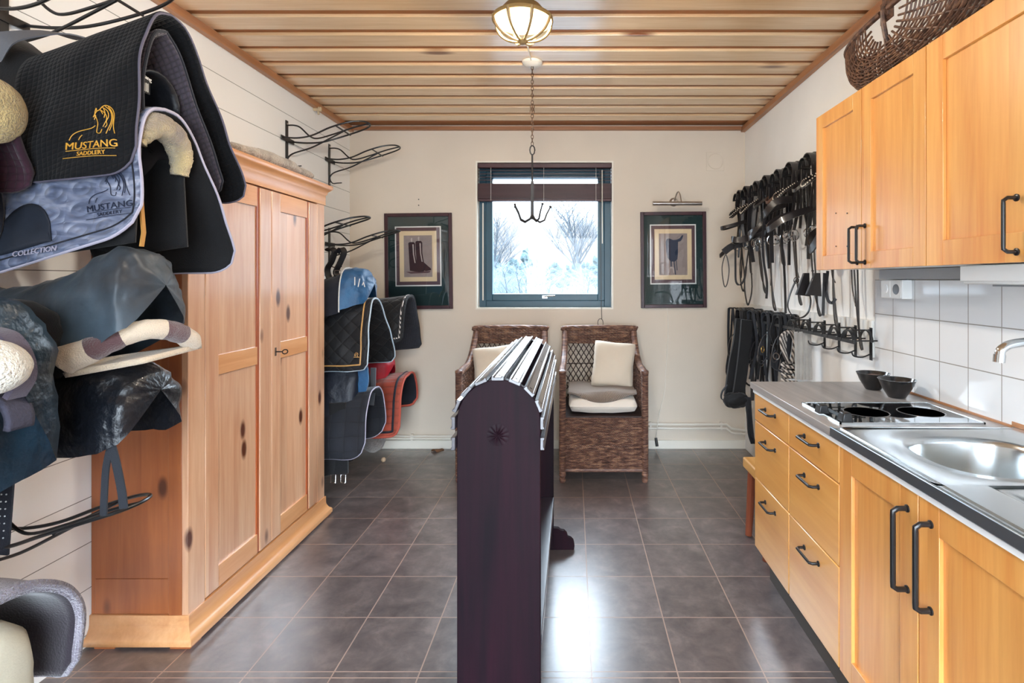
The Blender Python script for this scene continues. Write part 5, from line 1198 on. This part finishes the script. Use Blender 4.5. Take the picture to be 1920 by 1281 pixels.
# browband loop seen sticking out beside the corner
# long girth-like boots straps hanging under upper row by the cabinet (nylon)
t = thing('tendon_boots', 'pair of dark brown flared leather pieces hanging below the last bridles', 'tack', (1.26, 3.0, 1.40))
for k, (a, b_) in enumerate(((1505, 1523), (1524, 1545))):
    Y = 2.95-.07*k; q = [P(a-12, 553, Y=Y), P(b_-4, 556, Y=Y), P((a+b_)/2+4, 512, Y=Y), P((a+b_)/2-6, 512, Y=Y)]
    obj('flap', MB().prism([(p.x, p.z) for p in q], 'y', Y, Y+.02), m_lea, t, bevel=.002)
# big loop of rein and a ring in front of the white wall
t = thing('rein_loop', 'long black rein hanging in a wide round loop with a steel ring below the bridles', 'rein', (1.2, 3.0, 1.2))
Y = 3.02; pts = [P(a, b_, Y=Y) for a, b_ in ((1495, 520), (1482, 550), (1477, 575), (1487, 593), (1502, 596), (1515, 586), (1520, 565), (1516, 545))]
obj('rein', MB().strap(pts, .014, .004, (0, 1, .2), smooth=6), m_lea, t)
c = P(1493, 526, Y=Y); obj('ring', MB().tube([c+V((.014*math.cos(a), 0, .017*math.sin(a))) for a in [k*PI/8 for k in range(16)]], .003, 6, True), m_bit, t)
for pts, lb in (([(1468, 400), (1466, 440), (1467, 470), (1470, 500), (1472, 540), (1473, 588)], 'long straight black rein end hanging below the sixth bridle'), ([(1546, 512), (1545, 540), (1543, 592)], 'straight black strap end hanging under the wall cabinet corner'), ([(1552, 508), (1549, 540), (1552, 562), (1560, 568), (1567, 560)], 'curled black strap end hanging under the first wall cabinet'), ([(1434, 400), (1430, 450), (1432, 490), (1438, 530), (1437, 560)], 'thin black strap end hanging below the fourth bridle')):
    Y = 3.3 if pts[0][0] < 1500 else 2.62
    solo('rein_end', MB().strap([P(a, b_, Y=Y) for a, b_ in pts], .014, .004, (1, 0, 0), smooth=5), m_lea, lb, 'rein')
t = thing('noseband_loop', 'thin black strap hanging in a long narrow loop nearest the far wall', 'strap', (1.1, 3.95, 1.3))
Y = 3.9; obj('strap', MB().strap([P(a, b_, Y=Y) for a, b_ in ((1359, 480), (1354, 500), (1355, 520), (1359, 538), (1364, 530), (1367, 505), (1363, 482))], .012, .004, (0, 1, 0), closed=True, smooth=5), m_lea, t)
t = thing('crank_noseband', 'padded black noseband poking out to the left above the narrow loop', 'strap', (1.15, 3.92, 1.4))
obj('padding', MB().strap([P(a, b_, Y=3.92) for a, b_ in ((1357, 473), (1372, 462), (1392, 457))], .048, .016, (.2, 0, 1), smooth=4), m_lea, t)
t = thing('rein_loop', 'black rein hanging in a round-bottomed loop beside the corner', 'rein', (1.2, 3.9, 1.35))
obj('rein', MB().strap([P(a, b_, Y=3.85) for a, b_ in ((1379, 462), (1379, 500), (1380, 528), (1388, 534), (1396, 522), (1399, 500))], .014, .004, (1, 0, 0), smooth=5), m_lea, t)

# ---------------------------------------------------------------- lower row: halters, ropes, harness
ylow = [4.1, 3.9, 3.7, 3.5, 3.3, 3.1, 2.92, 2.76, 2.60, 2.465]
occ = ['at the corner', 'second from the corner', 'third from the corner', 'fourth from the corner', 'holding the last halter', 'beside the striped rope', 'carrying the grey cloth strips', 'bare, third from the cabinet end', 'bare, second from the cabinet end', 'bare, nearest the tiles']
for i, y in enumerate(ylow): bracket(y, 1.135, 'black bridle bracket in the lower row, '+occ[i], 'bridle brackets in the lower row')
solo('hook_rail', MB().strap([(XR-.13, 2.40, 1.085), (XR-.13, 3.55, 1.085)], .016, .006, (0, 0, 1)), m_black, 'flat black rail joining the brackets of the lower row', 'rail')
def halter(y, z, label, R, drop, n=5, mat=None, lx=.0):
    t = thing('halter', label, 'halter', (XB, y, z-drop), 'halters and harness in the lower row'); j = lambda a: R.uniform(-a, a)
    for k in range(n):
        xo = (k-(n-1)/2)*.028+lx; l = drop*(.55+.45*R.random()); hw_ = .055+.008*R.random(); x = XB+.01+xo
        pts = [(x+j(.03)+lx, y-hw_+j(.03), z-l), (x+j(.02), y-hw_-.01+j(.02), z-l*.5), (x, y-hw_, z-.05), (x, y-hw_*.6, z-.008), (x, y+hw_*.6, z-.008), (x, y+hw_, z-.05), (x+j(.02), y+hw_+j(.02), z-l*.5), (x+j(.04)+lx, y+hw_*.6+j(.03), z-l*(.9+.1*R.random()))]
        if k % 2: pts.append(pts[0])
        obj('strap', MB().strap(spline(pts, 4), R.choice((.018, .024, .014)), .006, (1, 0, 0)), mat or R.choice((m_webb, m_lea, mBlk)), t)
    for k in range(2):
        c = V((XB-.05+j(.04)+lx, y-.06+j(.02), z-drop*(.3+.5*R.random()))); a = j(1)
        obj('ring', MB().tube([c+V((.02*math.cos(q)*math.cos(a), .02*math.cos(q)*math.sin(a), .02*math.sin(q))) for q in [w*PI/7 for w in range(14)]], .003, 6, True), m_nickel if k else M_brass, t)
    r = R.uniform(.06, .1); c = (XB-.07+lx+j(.02), y-.05, z-drop*.45)
    obj('loop', MB().strap([(c[0]+.35*r*math.cos(q)+.02*math.sin(q), c[1], c[2]+r*math.sin(q)) for q in [w*PI/9 for w in range(18)]], .012, .004, (0, 1, 0), closed=True), m_lea, t)
    return t
M_brass = M('brass', S(196, 156, 84), .3, 1)
labs = ['black halter and harness straps hanging longest in the corner', 'black harness with padded strap beside the corner', 'black halter with twisted thin straps in the middle of the dark cluster', 'black halter with a small brass ring at the right of the cluster', 'black halter with pale looped strap nearest the striped rope', ]
dr = [.62, .66, .60, .52, .46]
for i in range(5): halter(ylow[i], 1.155, labs[i], R_, dr[i], 7 if i < 3 else 5, lx=-.02 if i < 2 else 0)
# dark padded girth and bundle low in the corner
t = thing('driving_pad', 'long black padded harness girth hanging in the corner to below the worktop', 'harness', (1.18, 3.9, .5))
Y = 3.75
obj('pad_strap', MB().strap([P(a, b_, Y=Y) for a, b_ in ((1388, 598), (1383, 640), (1375, 680), (1369, 725), (1366, 745))], .062, .03, (1, 0, 0), smooth=5), mBlk, t)
obj('pad_strap', MB().strap([P(a, b_, Y=Y-.05) for a, b_ in ((1400, 600), (1396, 650), (1390, 700), (1384, 740))], .075, .03, (1, 0, 0), smooth=5), mBlk, t)
obj('round_loop', MB().strap([P(a, b_, Y=Y-.05) for a, b_ in ((1364, 722), (1354, 735), (1353, 748), (1364, 752))], .022, .006, (0, 1, 0), smooth=5), m_webb, t)
bl = lump('padded_bundle', P(1383, 750, Y=3.68), (.085, .07, .055), mBlk, parent=t, amp=.3, fr=14)
for k in range(3): obj('tail', MB().strap([P(a, b_, Y=3.62) for a, b_ in ((1398+k*4, 745), (1402+k*3, 780), (1404+k*4, 812+k*4), (1410+k*3, 832))], .016, .004, (1, 0, 0), smooth=4), m_webb, t)
# striped rope coil
t_ = NT('striped rope'); w_ = t_.n('TexWave'); t_.l(t_.coord(scale=(1, 1, 1), rot=(0, .5, 0)), w_.inputs['Vector']); w_.inputs['Scale'].default_value = 16
t_.set(col=t_.ramp(w_.outputs['Fac'], [(.4, S(66, 60, 58)), (.6, S(190, 180, 170))]), rough=.8); m_rope = t_.m
Y = 3.06; t = thing('lead_rope', 'grey and white striped lead rope coiled and wrapped, hanging behind the worktop', 'rope', (1.2, Y, .93))
for k in range(4):
    o = k*3-4; obj('rope_strand', MB().tube([P(a, b_, Y=Y+.012*k) for a, b_ in ((1478, 682), (1470+o*.5, 660), (1468+o, 635), (1474+o*.6, 624), (1484+o*.5, 624), (1491+o*.6, 640), (1488+o*.4, 665), (1483, 682))], .0085, 7, smooth=5), m_rope, t)
b = MB(); c = P(1480, 700, Y=Y+.02); pts = []
for k in range(90): a = k*.42; pts.append(V((c.x+.040*math.cos(a), c.y+.030*math.sin(a), c.z+.062-.0019*k)))
obj('wrapped_coil', b.tube(pts, .0088, 7), m_rope, t)
t = thing('cloth_strips', 'bunch of pale grey bandage strips hanging beside the striped rope', 'bandage', (1.22, 2.93, .91))
m_gcl = M('pale grey cloth strip', S(172, 168, 162), .85, var=.3, vs=10, bump=.3)
for k in range(6):
    o = k*5; obj('strip', MB().strap([P(1492+o, 622+k % 2*2, Y=2.94), P(1494+o+R_.uniform(-1, 1), 660, Y=2.94), P(1493+o+R_.uniform(-2, 2), 712, Y=2.94)], .022, .004, (1, .3*(k % 2), 0), smooth=3), m_gcl, t)

# ---------------------------------------------------------------- wicker basket on the wall cabinets
t_ = NT('brown willow'); col = t_.ramp(t_.noise(t_.coord(scale=(8, 8, 8)), 5, 4, .7), [(.3, S(40, 26, 22)), (.5, S(92, 62, 46)), (.72, S(142, 104, 76))]); t_.set(col=col, rough=.5); m_will = t_.m
bc = V((1.248, 1.93, 2.335)); A_, B_, C_ = .128, .44, .225
t = thing('wicker_basket', 'rustic brown willow rib basket with a bowed handle on top of the wall cabinets', 'basket', (bc.x, bc.y, 2.101))
def bp(th, ph, off=0):
    'th: 0 front knot .. PI back knot; ph: 0 far rim, PI/2 bottom, PI near rim'
    r = math.sin(th)**.75; x = bc.x-A_*math.cos(th)*(1+off)
    cy, sz = math.cos(ph), math.sin(ph)
    return V((x, bc.y+(B_+off*.3)*r*math.copysign(abs(cy)**.85, cy), max(2.1045, bc.z-(C_+off)*r**.5*abs(sz)**.7)))
NR = 15; phis = [PI*k/(NR-1) for k in range(NR)]
for ph in phis[1:-1]: obj('rib', MB().tube([bp(.12+(PI-.24)*k/18, ph) for k in range(19)], .0042, 6), m_will, t)
for ph in (0, PI): obj('rim', MB().tube([bp(.02+(PI-.04)*k/24, ph) for k in range(25)], .010, 8), m_will, t)
NW = 58; b = MB()
for i in range(NW):
    th = .20+(PI-.40)*i/(NW-1); pts = []
    for k in range((NR-1)*3+1):
        q = k/3; pts.append(bp(th, PI*q/(NR-1), .0055*math.cos(PI*q+(i % 2)*PI)/1.0))
    b.tube(pts, .0038, 5)
obj('weave', b, m_will, t)
hd = [V((bc.x+.002+(-A_*1.0)*math.cos(a), bc.y, bc.z+.20*math.sin(a))) for a in [PI*k/16 for k in range(17)]]
obj('handle', MB().tube(hd, .0105, 10), m_will, t)
hb = [V((bc.x-A_*1.05*math.cos(a), bc.y, max(2.112, bc.z-(C_+.006)*math.sin(a)))) for a in [PI*k/16 for k in range(17)]]
obj('centre_rib', MB().tube(hb, .009, 8), m_will, t)
for s in (-1, 1):
    b = MB(); c = V((bc.x+s*A_*1.02, bc.y, bc.z))
    for k in range(7):
        rr = .014+.006*k; b.tube([c+V((-s*.002*k, rr*math.cos(q), rr*math.sin(q))) for q in [w*PI/2+PI/4 for w in range(4)]], .0042, 6, True)
    obj('knot_binding', b, m_will, t)

# ---------------------------------------------------------------- outdoors beyond the window
m_snow = M('pale winter field', S(66, 72, 76), .9, var=.12, vs=.6)
struct('ground', MB().box(-90, 90, 5.2, 150, -.6, -.4), m_snow, smooth=0)
m_twig = M('frosted bare branches', S(58, 64, 70), .9); m_bark = M('grey bark', S(60, 68, 74), .9, var=.3, vs=6); m_birch2 = M('white birch bark', S(140, 144, 146), .8, var=.3, vs=5)
def tree_mesh(R, h, r0, spread, levels, n0, up=.35, lean=0):
    trunk, tw = MB(), MB()
    def grow(p, d, L, r, lev):
        pts = [p]; q = p; dd = d; seg = 5 if lev == 0 else 4
        for i in range(seg):
            dd = (dd+V((R.uniform(-1, 1), R.uniform(-1, 1), R.uniform(-.4, .8)*up))*.16).normalized(); q = q+dd*(L/seg); pts.append(q)
        rr = [r*(1-.75*i/seg) for i in range(seg+1)]
        (trunk if lev == 0 else tw).tube(pts, rr, 5 if lev == 0 else 3)
        if lev >= levels: return
        n = n0[lev]
        for k in range(n):
            f = (.28 if lev == 0 else .2)+.75*(k+R.random())/n; f = min(f, .99); i = int(f*seg); a = pts[i].lerp(pts[i+1], f*seg-i)
            az = R.uniform(0, 2*PI); side = V((math.cos(az), math.sin(az), 0)); nd = (dd*(1-spread)+side*spread+V((0, 0, up*.6))).normalized()
            grow(a, nd, L*(.55 if lev == 0 else .5)*(1.15-.5*f), r*(1-.7*f)*.5, lev+1)
    grow(V((0, 0, 0)), V((lean, 0, 1)).normalized(), h, r0, 0); return trunk, tw
def make_tree(name, seed, h, r0, spread, levels, n0, label, cat, x, y, z, mb=None, mt=None, up=.35, group=None, lean=0):
    R = random.Random(seed); tr, tw = tree_mesh(R, h, r0, spread, levels, n0, up, lean)
    t = thing(name, label, cat, (0, 0, 0), group); obj('trunk', tr, mb or m_bark, t, smooth=0); obj('branches', tw, mt or m_twig, t, smooth=0); t.location = (x, y, z); return t
make_tree('bare_tree', 3, 7.2, .22, .55, 3, (26, 11, 8), 'tall bare tree at the right of the window view', 'tree', .62, 40, -.4, up=.5)
make_tree('bare_tree', 8, 5.6, .17, .55, 3, (24, 10, 8), 'lower bare tree at the left edge of the window view', 'tree', -5.3, 36, -.4, up=.5)
make_tree('birch_tree', 5, 2.6, .035, .35, 3, (12, 6, 4), 'slender white birch in the middle of the window view', 'tree', -1.25, 17, -.4, m_birch2, M('white twigs', S(130, 135, 137), .9), up=.6)
make_tree('birch_tree', 15, 2.2, .03, .35, 3, (12, 6, 4), 'small white birch just left of the slender one in the window view', 'tree', -1.52, 17.4, -.4, m_birch2, M('white twig', S(130, 135, 137), .9), up=.6, lean=-.05)
sh = make_tree('bare_shrub', 21, 2.1, .055, .7, 3, (16, 10, 8), 'bare frosted shrub in the thicket beyond the window', 'shrub', -3, 24, -.4, mt=M('pale frosted twigs', S(72, 82, 88), .9), up=.3, group='bare shrubs in the thicket')
R2 = random.Random(4)
for k in range(30):
    y = 19+16*R2.random(); x = -.235*y/4.34*1.0+R2.uniform(-.125, .085)*y
    o = dup(sh, loc=(x, y, -.4), rz=R2.uniform(0, 6.28), scale=(1, 1, R2.uniform(.75, 1.08)))
m_con = M('grey green conifer', S(34, 54, 58), .9, var=.3, vs=2)
b = MB()
for i in range(7):
    z = 1.3+i*.62; b.ball((.25*math.sin(i*2.4), .25*math.cos(i*2.4), z), (1.15*(1-i/8)**.8+.1, 1.15*(1-i/8)**.8+.1, .62), 10)
b.v = [v*(1+.10*mnoise.noise(v*2.1))+V((0, 0, .35*mnoise.noise(v*3.3))) for v in b.v]
t = thing('conifer', 'grey green conifer in the far tree line beyond the window', 'tree', (0, 0, 0), 'conifers of the far tree line')
obj('crown', b, m_con, t, smooth=0); obj('trunk', MB().tube([(0, 0, 0), (0, 0, 1.2)], .14, 6), m_bark, t); t.location = (-12, 84, -.4)
for k in range(24):
    y = 78+(k*7 % 24)*2.4; x = (-.165+.235*(k+.5)/24+R2.uniform(-.004, .004))*y; s = R2.uniform(.72, 1.15); dup(t, loc=(x, y, -.4), rz=R2.uniform(0, 6), scale=(s, s, s*R2.uniform(.9, 1.1)))
